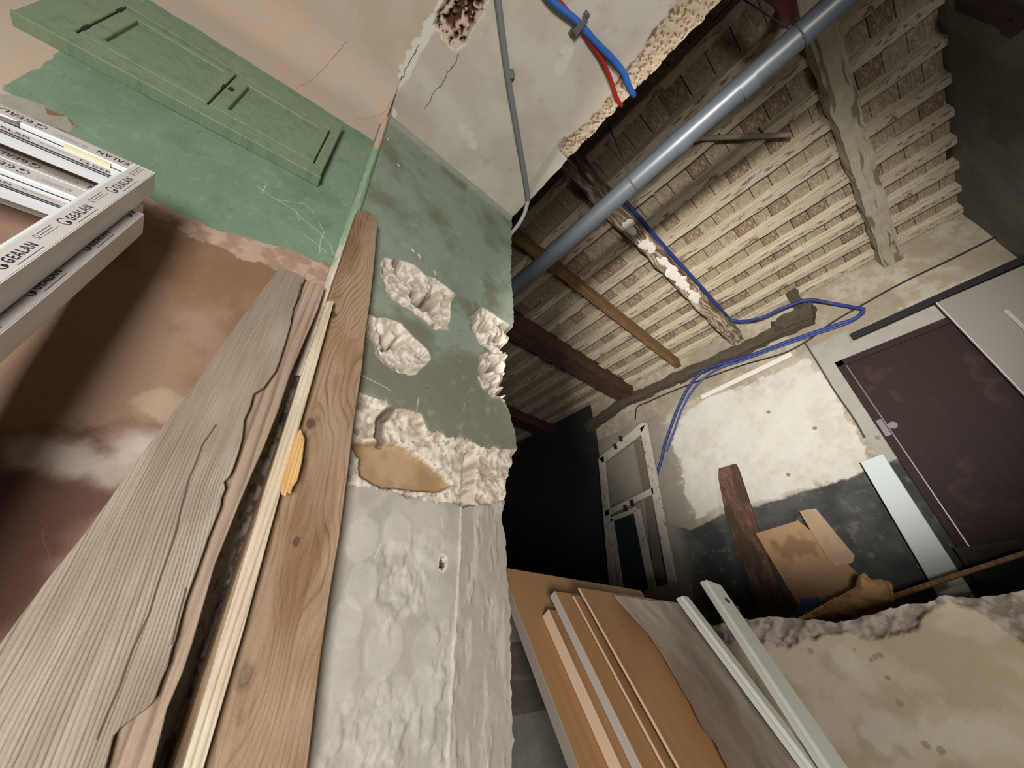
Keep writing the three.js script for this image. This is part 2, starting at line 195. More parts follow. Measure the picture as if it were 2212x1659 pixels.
  const k = (n3 - 0.5) * 10 + (n2 - 0.5) * 8; return [c[0] + k, c[1] + k, c[2] + k, f + (n3 - 0.5) * 0.1, z];
}
{
  const t = texture(760, 2048, (u, v) => pierAt(PX0 + (PX1 - PX0) * u, PY0 + (PY1 - PY0) * v), true), m = tmat(t, 0.85, 0.0009);
  const uvp = (x, y) => [(x - PX0) / (PX1 - PX0), (y - PY0) / (PY1 - PY0)];
  const pos = (u, v) => { const y = PY0 + (PY1 - PY0) * v, e = pierEdge(y) + (fbm(y * 60, 3, 3) - 0.5) * 0.012; return [PX0 + (e - PX0) * u, y]; };
  const face = grid(200, 560, (u, v) => { const [x, y] = pos(u, v); return [x, y, PIER_Z + pierAt(x, y)[4]]; }, (u, v) => uvp(...pos(u, v)));
  const w = struct(mesh('wall_middle', face, m));
  // the broken end of the wall, running back into the dark
  const end = grid(24, 280, (u, v) => { const [x, y] = pos(1, v); const z0 = PIER_Z + pierAt(x, y)[4], z = z0 + (-1.25 - z0) * u; return [x + (u > 0 ? (fbm(y * 14 + 2, z * 14, 4) - 0.5) * 0.05 * Math.min(1, u * 6) - 0.012 * Math.min(1, u * 8) : 0), y, z]; }, (u, v) => [0.9 + 0.08 * u, v * 0.4]);
  mesh('broken_end', end, m, w);
  struct(mesh('wall_middle', mergeGeometries([new THREE.BoxGeometry(0.6, 1.1, 0.44).translate(0.43, -0.85, -1.03), new THREE.BoxGeometry(0.5, 2.2, 0.3).translate(0.37, 0.8, -1.1)]), M_grayPlaster));
}

// ------------------------------------------------------------------ ceiling slab: ochre bay, white bay with a broken edge
const CX0 = -1.1, CX1 = 0.88, CZ0 = -0.9, CZ1 = 0.5;
const cSeam = curve([[-0.9, 0.14], ...[[0.1388,-0.7781],[0.1052,-0.7618],[0.1016,-0.7351],[0.1045,-0.6869],[0.1141,-0.6381],[0.1073,-0.5564],[0.1098,-0.5107],[0.1117,-0.4349],[0.1061,-0.367]].map(p => [p[1], p[0]]), [0.6, 0.1]]);
const cHole = poly([[0.1267,-0.4399],[0.1203,-0.3941],[0.1206,-0.354],[0.1147,-0.2689],[0.2189,-0.1747],[0.2328,-0.2528],[0.2433,-0.2916],[0.244,-0.3328],[0.2393,-0.3769],[0.2434,-0.4053],[0.2315,-0.4452],[0.2123,-0.4513],[0.1694,-0.4466]]);
const cEdgeIn = curve([[0.8569,-0.6569],[0.7791,-0.4135],[0.7703,-0.3747],[0.7863,-0.3228],[0.7996,-0.255],[0.7938,-0.152],[0.7758,-0.0927],[0.7684,-0.0541],[0.7675,0.0004],[0.7466,0.0748],[0.7438,0.1249],[0.7386,0.1707],[0.7336,0.1986],[0.7146,0.2737]].map(p => [p[1], p[0]]));
const cCrack = [[[0.2456,-0.4437],[0.2454,-0.4954],[0.2477,-0.5531],[0.2417,-0.6211],[0.2441,-0.6847]], [[0.1147,-0.5188],[0.1143,-0.6029],[0.1193,-0.6474],[0.1145,-0.7131]]].map(line);
const cDab = [[0.4366,-0.6441],[0.4049,-0.6355],[0.4751,-0.6606],[0.5476,-0.1585],[0.5624,-0.2024]], cStrip = line([[0.8222,-0.6553],[0.7878,-0.4649],[0.776,-0.3825]]);
function ceilAt(x, z) {
  const n1 = fbm(x * 8 + 13, z * 8, 5), n2 = fbm(x * 40 + 9, z * 40, 4), n3 = vn(x * 500, z * 500), n4 = fbm(x * 85, z * 85 + 5, 3);
  const seam = cSeam(z) + (n2 - 0.5) * 0.03; let c, d = (n1 - 0.5) * 0.004, f = 0.5 + (n2 - 0.5) * 0.1;
  const w = x - seam;
  if (w < 0) c = mixc([198, 186, 168], [194, 178, 157], sst(0.35, 0.7, n1));
  else { c = mixc([206, 200, 186], [196, 188, 174], sst(0.35, 0.65, n1)); c = mixc(c, [188, 176, 158], sst(0.5, 0.75, fbm(x * 5, z * 5 + 20, 4)) * 0.5); c = mixc(c, [168, 158, 140], sst(0.72, 0.86, fbm(x * 22, z * 22, 3)) * 0.3); }
  const b = Math.abs(w - 0.008) + (n2 - 0.5) * 0.02; if (b < 0.024) { c = mixc(c, [222, 220, 210], sst(0.024, 0.014, b)); f += 0.3; }
  for (const [px, pz] of cDab) { const q = Math.hypot(x - px, z - pz) + (n2 - 0.5) * 0.03; if (q < 0.03) c = mixc(c, [212, 210, 200], sst(0.03, 0.02, q)); }
  const e = x - cEdgeIn(z) + (n2 - 0.5) * 0.02;
  if (e > 0 && z > -0.42) { const k = sst(0, 0.012, e); const pit = sst(0.56, 0.68, fbm(x * 120, z * 120 + 5, 3)); c = mixc(c, mixc(mixc([200, 184, 160], [182, 162, 136], n2), [110, 84, 60], pit * 0.75), k); d += k * (0.004 + pit * 0.006); f = 1 - n4; if (e < 0.03) c = mixc(c, [120, 84, 58], sst(0.55, 0.7, n2) * k * 0.8); }
  const st = cStrip(x, z); if (st < 0.018) c = mixc(c, [176, 170, 158], 0.6);
  const hd = cHole(x, z) + (n2 - 0.5) * 0.02; if (hd < 0) { const k = sst(0, -0.014, hd); const q = fbm(x * 60 + z * 25, z * 38 - x * 12, 3); c = mixc([228, 214, 198], mixc([206, 184, 164], [84, 54, 38], sst(0.4, 0.58, q)), k); d += k * (0.02 + 0.03 * sst(0.4, 0.6, q)); f = q; }
  for (const l of cCrack) { const q = l(x + (n2 - 0.5) * 0.016, z + (n1 - 0.5) * 0.016); if (q < 0.0024) { c = mixc([96, 84, 70], c, sst(0.0004, 0.0024, q)); f -= 0.2; } }
  const k = (n3 - 0.5) * 8; return [c[0] + k, c[1] + k, c[2] + k, f, d];
}
{
  const t = texture(1584, 1120, (u, v) => ceilAt(CX0 + (CX1 - CX0) * u, CZ0 + (CZ1 - CZ0) * v), true);
  const edge = z => 0.857 + (fbm(z * 30, 8, 3) - 0.5) * 0.016;
  const P = (u, v) => { const z = CZ0 + (CZ1 - CZ0) * v; return [CX0 + (edge(z) - CX0) * u, z]; };
  const g = grid(300, 220, (u, v) => { const [x, z] = P(u, v); return [x, CEIL + ceilAt(x, z)[4], z]; }, (u, v) => { const [x, z] = P(u, v); return [(x - CX0) / (CX1 - CX0), (z - CZ0) / (CZ1 - CZ0)]; });
  struct(mesh('ceiling', g, tmat(t, 0.9, 0.0009)));
  const lid = mergeGeometries([new THREE.BoxGeometry(0.81 + 3.6, 0.2, 3.6).translate((0.81 - 3.6) / 2, CEIL + 0.17, 0.75), new THREE.BoxGeometry(2.5, 0.06, 3.4).translate(-2.35, CEIL + 0.04, 0.7), new THREE.BoxGeometry(1.95, 0.06, 1.85).translate(-0.125, CEIL + 0.04, 1.425), new THREE.BoxGeometry(0.045, 0.26, 3.4).translate(0.832, CEIL + 0.15, 0.7)]);
  struct(mesh('ceiling', lid, M_grayPlaster));
}

// ------------------------------------------------------------------ rest of the shell
struct(mesh('floor', new THREE.BoxGeometry(6.2, 0.2, 3.6).translate(-0.6, FLOOR - 0.1, 0.55), M_floor));
struct(mesh('floor', mergeGeometries([new THREE.BoxGeometry(2.9, 0.2, 10.9).translate(3.85 + 0.04, UP_FLOOR - 0.1, -3.75), new THREE.BoxGeometry(2.1, 0.2, 7.95).translate(1.4, UP_FLOOR - 0.1, -5.2)]), M_floor));
struct(mesh('wall_rear', new THREE.BoxGeometry(6.2, 5.4, 0.2).translate(-0.6, 1.2, 2.3), M_outer));
struct(mesh('wall_west', new THREE.BoxGeometry(0.2, 3.6, 4.2).translate(-3.6, 0.3, 0.4), M_outer));
struct(mesh('wall_upper', new THREE.BoxGeometry(0.12, 2.0, 11.4).translate(0.76, CEIL + 0.27 + 1.0, -3.45), M_darkShadePlaster));
struct(mesh('wall_end', new THREE.BoxGeometry(4.8, 4.2, 0.2).translate(3.0, 1.9, -9.2), M_darkShadePlaster));
struct(mesh('wall_side', new THREE.BoxGeometry(0.12, 2.2, 7.9).translate(0.4, 1.0, -5.2), M_darkShadePlaster));
{ const t = texture(700, 560, (u, v) => { const a = fbm(u * 9, v * 7, 5), n = vn(u * 300, v * 260); let c = mixc([120, 117, 104], [98, 97, 88], sst(0.35, 0.65, a)); if (fbm(u * 5 + 3, v * 5, 4) > 0.62) c = mixc(c, [86, 78, 68], 0.6); const k = (n - 0.5) * 12; return [c[0] + k, c[1] + k, c[2] + k, a]; }, true);
  const g = planarUV(new THREE.BoxGeometry(4.6, 5.4, 0.2), -2.3, -2.7, 2.3, 2.7); struct(mesh('wall_right', g.translate(3.1, 1.2, RIGHT_Z + 0.1), tmat(t, 0.95, 0.003))); }

// low retaining wall with a broken crest
{
  const top = curve([[-1.25, 0.06], ...[[-0.9923,0.0424],[-0.8917,0.0604],[-0.7573,0.0669],[-0.6078,0.0415],[-0.5067,0.0225],[-0.3811,0.0398],[-0.2914,0.0631],[-0.1847,0.0703],[-0.1224,0.0836],[-0.0216,0.0767],[0.0423,0.0823],[0.1054,0.0874]].map(p => [p[0], p[1]]), [1.7, 0.1]]);
  const low = curve([[-1.0204,-0.0366],[-0.8027,-0.0476],[-0.7289,-0.0643],[-0.6611,-0.04],[-0.544,-0.0222],[-0.4738,-0.0187],[-0.4502,-0.0396],[-0.371,-0.0396],[-0.2739,-0.0235],[-0.234,-0.0147],[-0.2061,0.0273],[-0.1045,0.0661],[-0.0564,0.0344],[-0.0179,-0.0079],[-0.0079,-0.0436],[0.0183,-0.0718]]);
  const nicks = [[-0.417,-0.1043],[-0.4359,-0.1118],[-0.3989,-0.0984],[-0.4041,-0.1721],[-0.406,-0.2505],[-0.6389,-0.0754],[-0.3563,-0.3773],[-0.3897,-0.3679],[-0.4766,-0.0794]];
  const Z0 = -1.3, Z1 = 1.7, Y0 = -1.4, Y1 = 0.25;
  const at = (z, y) => { const n1 = fbm(z * 9, y * 9 + 4, 5), n2 = fbm(z * 36, y * 36, 4), n3 = vn(z * 420, y * 420); let c = mixc([198, 182, 158], [182, 166, 138], sst(0.4, 0.62, n1)), f = 0.5 + (n2 - 0.5) * 0.15, d = (n1 - 0.5) * 0.012;
    c = mixc(c, [206, 194, 178], sst(0.56, 0.7, fbm(z * 6 + 4, y * 6, 4)) * 0.8); c = mixc(c, [160, 132, 110], sst(0.02, 0.14, z - 0.04 + (n2 - 0.5) * 0.12 - (y + 0.15) * 0.3) * 0.7);
    const e = y - low(z) + (n2 - 0.5) * 0.03; if (e > 0) { const k = sst(0, 0.008, e); c = mixc(c, mixc([172, 160, 148], [132, 120, 108], sst(0.4, 0.66, n2)), k); d = d - 0.02 * k - k * (n2 - 0.5) * 0.05; f = n2; }
    for (const [a, b] of nicks) { const q = Math.hypot(z - a, y - b) + (n2 - 0.5) * 0.02; if (q < 0.01) c = mixc(c, [150, 136, 118], 0.7); }
    const k = (n3 - 0.5) * 9; return [c[0] + k, c[1] + k, c[2] + k, f, d]; };
  const t = texture(1400, 770, (u, v) => at(Z0 + (Z1 - Z0) * u, Y0 + (Y1 - Y0) * v), true), m = tmat(t, 0.92, 0.001);
  const crest = z => top(z) + (fbm(z * 26, 5, 4) - 0.5) * 0.025;
  const g = grid(300, 170, (u, v) => { const z = Z0 + (Z1 - Z0) * u, y = Y0 + (crest(z) - Y0) * v; return [z, y, at(z, y)[4]]; }, (u, v) => { const z = Z0 + (Z1 - Z0) * u, y = Y0 + (crest(z) - Y0) * v; return [u, (y - Y0) / (Y1 - Y0)]; });
  const w = struct(onFar(mesh('wall_low', g, m), LOW_X));
  const cap = grid(260, 10, (u, v) => { const z = Z0 + (Z1 - Z0) * u, y = crest(z); return [z, y + (v > 0 && v < 1 ? (fbm(z * 20, v * 8, 3) - 0.6) * 0.04 : 0) - v * 0.03, at(z, y)[4] - v * 0.35]; }, (u, v) => [u, 0.93 + v * 0.06]);
  mesh('broken_crest', cap, m, w);
  struct(mesh('wall_low', mergeGeometries([new THREE.BoxGeometry(1.75, 1.5, 0.12).translate(1.55, -0.66, -1.29), new THREE.BoxGeometry(0.3, 1.4, 2.9).translate(LOW_X + 0.2, -0.72, 0.2)]), M_grayPlaster));
}

// ------------------------------------------------------------------ far wall: whitewash over a dark dado
{
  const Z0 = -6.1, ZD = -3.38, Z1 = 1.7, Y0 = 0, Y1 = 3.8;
  const cream = poly([[-2.0555,2.5076],[-1.8934,2.6718],[-1.7114,2.7862],[-1.4208,2.8192],[-0.9926,2.7543],[-0.4745,2.7533],[-0.1904,2.8044],[-0.14,2.3582],[-0.1442,2.0447],[-0.1523,1.7009],[-0.1609,1.5684],[-0.227,1.409],[-0.2172,1.3297],[-0.6458,1.3096],[-1.0138,1.3091],[-1.3257,1.2835],[-1.7553,1.3188],[-2.0967,1.3007],[-2.1307,1.4925],[-2.1573,1.6591],[-2.1121,1.8442],[-2.0837,2.1117],[-2.1576,2.2466]]);
  const greyP = poly([[-0.1656,2.8629],[0.1653,2.9416],[0.2848,2.895],[0.2396,2.7454],[0.9703,2.7749],[0.9491,2.5885],[0.0241,2.4993],[0.0201,1.685],[0.022,1.228],[-0.071,1.2578],[-0.1098,1.5757],[-0.1216,2.0949],[-0.1165,2.4115]]);
  const dado = curve([[-3.5936,1.4714],[-2.6445,1.3964],[-2.2402,1.1548],[-1.7818,1.2444],[-1.3393,1.2484],[-0.9302,1.2805],[-0.5635,1.3006],[-0.2198,1.3406],[0.093,1.373],[0.2623,1.4335]]);
  const bolts = [[-0.9243,1.5031],[-0.4715,1.919],[-0.0282,1.6239],[-0.8212,2.2968]];
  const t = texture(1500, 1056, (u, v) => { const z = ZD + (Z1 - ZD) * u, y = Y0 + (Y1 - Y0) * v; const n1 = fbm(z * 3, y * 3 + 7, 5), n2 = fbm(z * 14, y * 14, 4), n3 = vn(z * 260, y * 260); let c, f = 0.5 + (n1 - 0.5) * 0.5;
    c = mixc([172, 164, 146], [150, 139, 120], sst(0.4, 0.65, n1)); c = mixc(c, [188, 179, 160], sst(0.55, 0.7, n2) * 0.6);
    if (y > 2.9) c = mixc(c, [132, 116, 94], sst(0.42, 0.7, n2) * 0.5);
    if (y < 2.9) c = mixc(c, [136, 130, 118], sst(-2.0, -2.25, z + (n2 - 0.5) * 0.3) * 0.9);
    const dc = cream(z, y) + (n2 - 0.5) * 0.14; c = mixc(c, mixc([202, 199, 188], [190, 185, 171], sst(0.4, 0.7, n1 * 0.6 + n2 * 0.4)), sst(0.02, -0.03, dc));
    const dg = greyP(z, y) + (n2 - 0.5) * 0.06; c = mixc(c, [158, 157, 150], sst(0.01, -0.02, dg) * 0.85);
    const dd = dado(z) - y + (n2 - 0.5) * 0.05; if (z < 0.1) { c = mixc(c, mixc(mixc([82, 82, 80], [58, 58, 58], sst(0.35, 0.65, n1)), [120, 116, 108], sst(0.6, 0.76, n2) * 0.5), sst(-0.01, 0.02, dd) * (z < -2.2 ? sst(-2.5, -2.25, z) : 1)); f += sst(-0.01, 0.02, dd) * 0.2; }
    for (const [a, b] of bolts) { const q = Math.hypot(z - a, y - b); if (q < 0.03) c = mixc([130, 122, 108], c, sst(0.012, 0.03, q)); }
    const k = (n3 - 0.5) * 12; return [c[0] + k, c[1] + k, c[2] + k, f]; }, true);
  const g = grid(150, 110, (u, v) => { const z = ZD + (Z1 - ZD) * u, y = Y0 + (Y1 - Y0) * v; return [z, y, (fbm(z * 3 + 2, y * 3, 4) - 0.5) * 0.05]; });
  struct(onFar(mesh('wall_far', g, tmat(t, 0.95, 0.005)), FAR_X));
  struct(mesh('wall_far', mergeGeometries([new THREE.BoxGeometry(0.2, 4.2, 11.0).translate(FAR_X + 0.14, 1.9, -3.7), new THREE.BoxGeometry(0.08, 4.0, 5.75).translate(FAR_X + 0.03, 1.9, -6.25)]), M_darkShadePlaster));  // left of the old window the wall's shadow is painted as near-black plaster
}

// ------------------------------------------------------------------ timber
function wood(seed, w, h, wm, hm, pal, o = {}) {   // grain runs along v; growth lines are thin and dark, stronger in some places than others
  const { rings = 60, warp = 0.05, knots = [], dirt = 0.4, dust = null, marks = [], x0 = 0, y0 = 0, patch = 0.5, wy = 1.7 } = o;
  return texture(w, h, (u, v) => { const x = u * wm, y = v * hm; let bend = 0, kn = 0, kr = 0;
    for (const [kx, ky, r] of knots) { const dx = x - kx, dy = (y - ky) * 0.5, q = Math.exp(-(dx * dx + dy * dy) / (r * r * 6)); bend += q * Math.sign(dx || 1) * r * 1.9 * (1 - Math.exp(-Math.abs(dx) / r)); const d = Math.hypot(dx * 1.15, (y - ky) * 0.75) / r + (vn(x * 160, y * 160) - 0.5) * 0.25; if (d < 1.2) { kn = Math.max(kn, sst(1.2, 0.55, d)); kr = 0.5 + 0.5 * Math.sin(d * 14); } }
    const wv = (fbm(x * 6 + seed, y * wy, 3) - 0.5) * warp * 2 + (fbm(x * 30 + seed, y * 9, 2) - 0.5) * warp * 0.16;
    const ph = (x + wv - bend) * rings, r = ph - Math.floor(ph), id = h2(Math.floor(ph), seed | 0);
    const str = (0.35 + 0.65 * id) * (1 - patch + patch * sst(0.4, 0.6, fbm(x * 11 + seed, y * 4.5, 3)));
    const ln = sst(0.45, 0.86, r) * sst(1.0, 0.93, r) * str;
    const fib = fbm(x * 520 + seed, y * 14, 3), big = fbm(x * 9 + seed * 3, y * 2.5, 4), spk = vn(x * 900, y * 900), fade = fbm(x * 24 + 3, y * 10 + seed, 4);
    let c = mixc(pal[0], pal[1], sst(0.3, 0.7, fade) * 0.8); c = mixc(c, pal[2], sst(0.46, 0.7, big) * dirt); c = mixc(c, [pal[1][0] * 0.66, pal[1][1] * 0.62, pal[1][2] * 0.58], ln * 0.7); const kf = (fib - 0.5) * 26; c = [c[0] + kf, c[1] + kf, c[2] + kf];
    if (kn) c = mixc(c, pal[3] || [70, 48, 34], kn * (0.55 + 0.3 * kr));
    if (dust) c = mixc(c, dust, sst(0.42, 0.66, fbm(x * 16 + 8, y * 7, 4)) * 0.5);
    let hgt = 0.6 - ln * 0.4 + (fib - 0.5) * 0.4 - kn * 0.15;
    for (const m of marks) { const d = m(x + x0 + (fade - 0.5) * 0.006, y + y0); if (d < 0.0016) { const k = sst(0.0016, 0.0005, d); c = mixc(c, [78, 64, 52], k * 0.85); hgt -= k * 0.5; } }
    const k = (spk - 0.5) * 12; return [c[0] + k, c[1] + k, c[2] + k, hgt]; }, true); }

// grey leaning plank: split along its length, the inner layer showing
{
  const T = thing('leaning_plank', 'grey weathered wooden plank leaning on the left wall, split along its length', 'plank');
  T.position.set(...[0.0145,0.7433,-0.7689]); T.rotation.order = 'YXZ'; T.rotation.y = LW_TURN; T.rotation.x = -Math.atan(0.11);
  const m = tmat(wood(4, 768, 2048, 0.3, 2.5, [[172, 159, 142], [153, 139, 122], [136, 120, 103], [110, 94, 80]], { rings: 230, warp: 0.03, dirt: 0.6, patch: 0.9, x0: -0.14, y0: -2.17, marks: [[[0.0177,-0.4276],[0.0137,-0.4659],[0.016,-0.5203],[0.0195,-0.5413],[0.0274,-0.5935],[0.0311,-0.6539],[0.0357,-0.6978],[0.0357,-0.7301],[0.0383,-0.7639],[0.0377,-0.787],[0.0378,-0.8065]], [[0.055,-0.0173],[0.061,-0.0959],[0.0624,-0.1421],[0.0702,-0.1601],[0.0769,-0.2332]], [[0.0831,-0.3255],[0.0837,-0.3582],[0.0839,-0.3707]], [[0.0607,-0.6668],[0.0659,-0.7077],[0.0692,-0.7268]]].map(line) }), 0.92, 0.0005);
  const m2 = tmat(wood(8, 256, 1024, 0.3, 2.5, [[184, 162, 142], [172, 148, 128], [156, 134, 116]], { rings: 60, warp: 0.02, dirt: 0.5 }), 0.9, 0.0004);
  const B = -2.17;
  const uv = g => planarUV(g, -0.14, B, 0.16, B + 2.5);
  const R = [[0.0578,0.0069],[0.0571,-0.0267],[0.0594,-0.0636],[0.0577,-0.106],[0.0639,-0.1562],[0.0666,-0.2047],[0.069,-0.2626],[0.0688,-0.2872],[0.0604,-0.332],[0.0494,-0.3513],[0.0522,-0.3814],[0.051,-0.4063],[0.0584,-0.4412],[0.0608,-0.4668],[0.0618,-0.4956],[0.0617,-0.5075],[0.0571,-0.52],[0.0621,-0.5304],[0.0615,-0.5452],[0.0646,-0.5589],[0.0644,-0.5828],[0.0642,-0.6055],[0.065,-0.6208],[0.0656,-0.6529],[0.0662,-0.6826],[0.0687,-0.7053],[0.0711,-0.7222],[0.0709,-0.7314],[0.0731,-0.7494],[0.0723,-0.7589],[0.0722,-0.7664],[0.0728,-0.7787],[0.0689,-0.7862],[0.0607,-0.7931],[0.0529,-0.7997],[0.0495,-0.8065],[0.0514,-0.8173],[0.0536,-0.8307]];
  const main = [[0.0024,0.0057], [0.03, 0.012], ...R, [0.075, -1.2], [0.08, -1.6], [0.07, -2.0], [0.07, B], [-0.115, B], [-0.11, -1.2], [-0.0721,-0.722], [-0.0659,-0.6587], [-0.0579,-0.607], [-0.0464,-0.4774], [-0.0334,-0.3622], [-0.0204,-0.207]];
  mesh('face_board', uv(slab(main, 0.02, 0.001)), m, T);
  const strip = [[0.02, 0.012], [0.085, 0.02], [0.1032,0.0175], [0.1041,-0.0684], [0.0985,-0.1811], [0.0938,-0.2764], [0.095,-0.367], [0.0921,-0.4459], [0.0884,-0.4982], [0.0861,-0.5486], [0.0845,-0.5938], [0.0831,-0.6346], [0.0864,-0.6823], [0.0892,-0.7275], [0.0897,-0.7548], [0.0872,-0.788], [0.0904,-0.8151], [0.0927,-0.8364], [0.095, -1.3], [0.1, B], [0.02, B]];
  const s = uv(slab(strip, 0.024, 0.001)); s.translate(0, 0, -0.012); mesh('inner_layer', s, m2, T);
}

// brown plank standing on the centre wall
{
  const T = thing('standing_plank', 'brown wavy-grained wooden plank standing flat against the centre wall', 'plank');
  const X0 = 0.1, Y0 = -1.4, W = 0.22, Hh = 2.6;
  const kn = [[0.1713,0.3835],[0.2003,0.164],[0.1796,-0.0176],[0.1293,0.8606],[0.1523,0.6721]];
  const m = tmat(wood(17, 512, 2048, W, Hh, [[170, 143, 116], [150, 119, 89], [128, 92, 64], [74, 54, 42]], { rings: 105, warp: 0.085, dirt: 0.7, patch: 0.5, wy: 2.6, knots: kn.map((k, i) => [k[0] - X0, k[1] - Y0, [0.011, 0.007, 0.015, 0.008, 0.01][i]]), dust: [168, 146, 122] }), 0.8, 0.0007);
  const o = [[0.1347,1.0999], [0.1602,1.1203], [0.1965,1.1017], [0.2054,1.0116], [0.2178,0.895], [0.2282,0.7717], [0.2353,0.6608], [0.246,0.5506], [0.2517,0.4393], [0.2605,0.3326], [0.2664,0.2477], [0.2717,0.1801], [0.2733,0.1184], [0.2763,0.0557], [0.2803,-0.007], [0.2854,-0.0636], [0.2916,-0.1291], [0.31, -0.6], [0.31, Y0], [0.125, Y0], [0.13, 0.2]];
  const g = planarUV(slab(o, 0.04, 0.002), X0, Y0, X0 + W, Y0 + Hh); mesh('board', g, m, T); T.position.z = -0.755;
}

// pale lath along the corner, with a splinter
{
  const T = thing('corner_lath', 'pale narrow wooden lath nailed upright along the wall corner', 'lath'); T.position.z = -0.735;
  const m = tmat(wood(29, 128, 1024, 0.1, 2.4, [[222, 208, 184], [204, 187, 160], [188, 168, 140]], { rings: 120, warp: 0.01, dirt: 0.4 }), 0.85, 0.0003);
  const uv = g => planarUV(g, 0.1, -1.4, 0.2, 1.0);
  const o = [[0.1263,0.6855], [0.1414,0.6958], [0.1471,0.4691], [0.1507,0.2278], [0.1565,0.0311], [0.1573,-0.1053], [0.166, -0.6], [0.166, -1.4], [0.142, -1.4], [0.142, -0.6], [0.1355,-0.1018], [0.1312,0.0535], [0.127,0.2407], [0.1251,0.4708]];
  mesh('strip', uv(slab(o, 0.012, 0.001)), m, T);
  const sp = tmat(wood(31, 128, 256, 0.1, 0.3, [[236, 200, 140], [214, 166, 100], [190, 140, 84]], { rings: 160, warp: 0.01 }), 0.85, 0.001);
  const q = [[0.1495,0.3547], [0.1622,0.3372], [0.1646,0.3209], [0.1685,0.2926], [0.1696,0.2579], [0.1654,0.2445], [0.1652,0.2338], [0.1592,0.2342], [0.1594,0.2278], [0.1523,0.2297], [0.146,0.2446], [0.145,0.2867], [0.1451,0.3274]];
  const sg = planarUV(slab(q, 0.007, 0.002), 0.1, 0.2, 0.2, 0.5); sg.translate(0, 0, 0.008); mesh('splinter', sg, sp, T).userData.label = 'fresh yellow splinter';
}
// rough mortar packed along the corner beside the lath
{ const at = (a, y) => fbm(a * 46, y * 46, 4) * 0.7 + fbm(a * 120 + 9, y * 120, 3) * 0.3;
  const t = texture(160, 1024, (u, v) => { const n = at(u * 0.1, v * 0.95 + 5), m = fbm(u * 14, v * 60, 4); const c = mixc(mixc([176, 168, 154], [142, 133, 118], n), [104, 94, 80], sst(0.56, 0.7, m) * 0.8); return [...c, n]; }, true);
  const g = grid(24, 260, (u, v) => { const a = u * 0.1, y = -0.35 + v * 0.95, e = Math.sin(Math.PI * Math.min(1, u * 1.25)); return [-0.085 + a, y, -0.004 + e * (0.012 + 0.03 * (at(a, y + 5.35) - 0.3))]; });
  struct(onLeftWall(mesh('trim_3', g, tmat(t, 0.95, 0.0012)))); }
// chipped plaster arris of the corner between the green band and the lath
{
  const m = tmat(texture(64, 512, (u, v) => { const n = fbm(u * 6, v * 40, 4), y = 0.5 + v * 1.4; let c = mixc([226, 216, 202], [200, 184, 166], n); const g = sst(0.86, 1.02, y + (n - 0.5) * 0.3) * sst(1.6, 1.5, y); c = mixc(c, [150, 178, 146], g * sst(0.3, 0.5, fbm(u * 4 + 9, v * 60, 3) + 0.15)); if (y > 1.55) c = mixc(c, [216, 184, 158], 0.8); return [...c, n]; }, true), 0.9, 0.001);
  const g = grid(8, 160, (u, v) => { const y = 0.5 + v * 1.4, w = 0.034 - 0.012 * v, n = (fbm(u * 5, y * 30, 3) - 0.5) * 0.012 * Math.sin(Math.PI * u), a = u - 0.5; return [0.136 + a * w, y, -0.797 + 0.012 * (1 - 4 * a * a) + n]; });
  struct(mesh('trim_1', g, m));
}

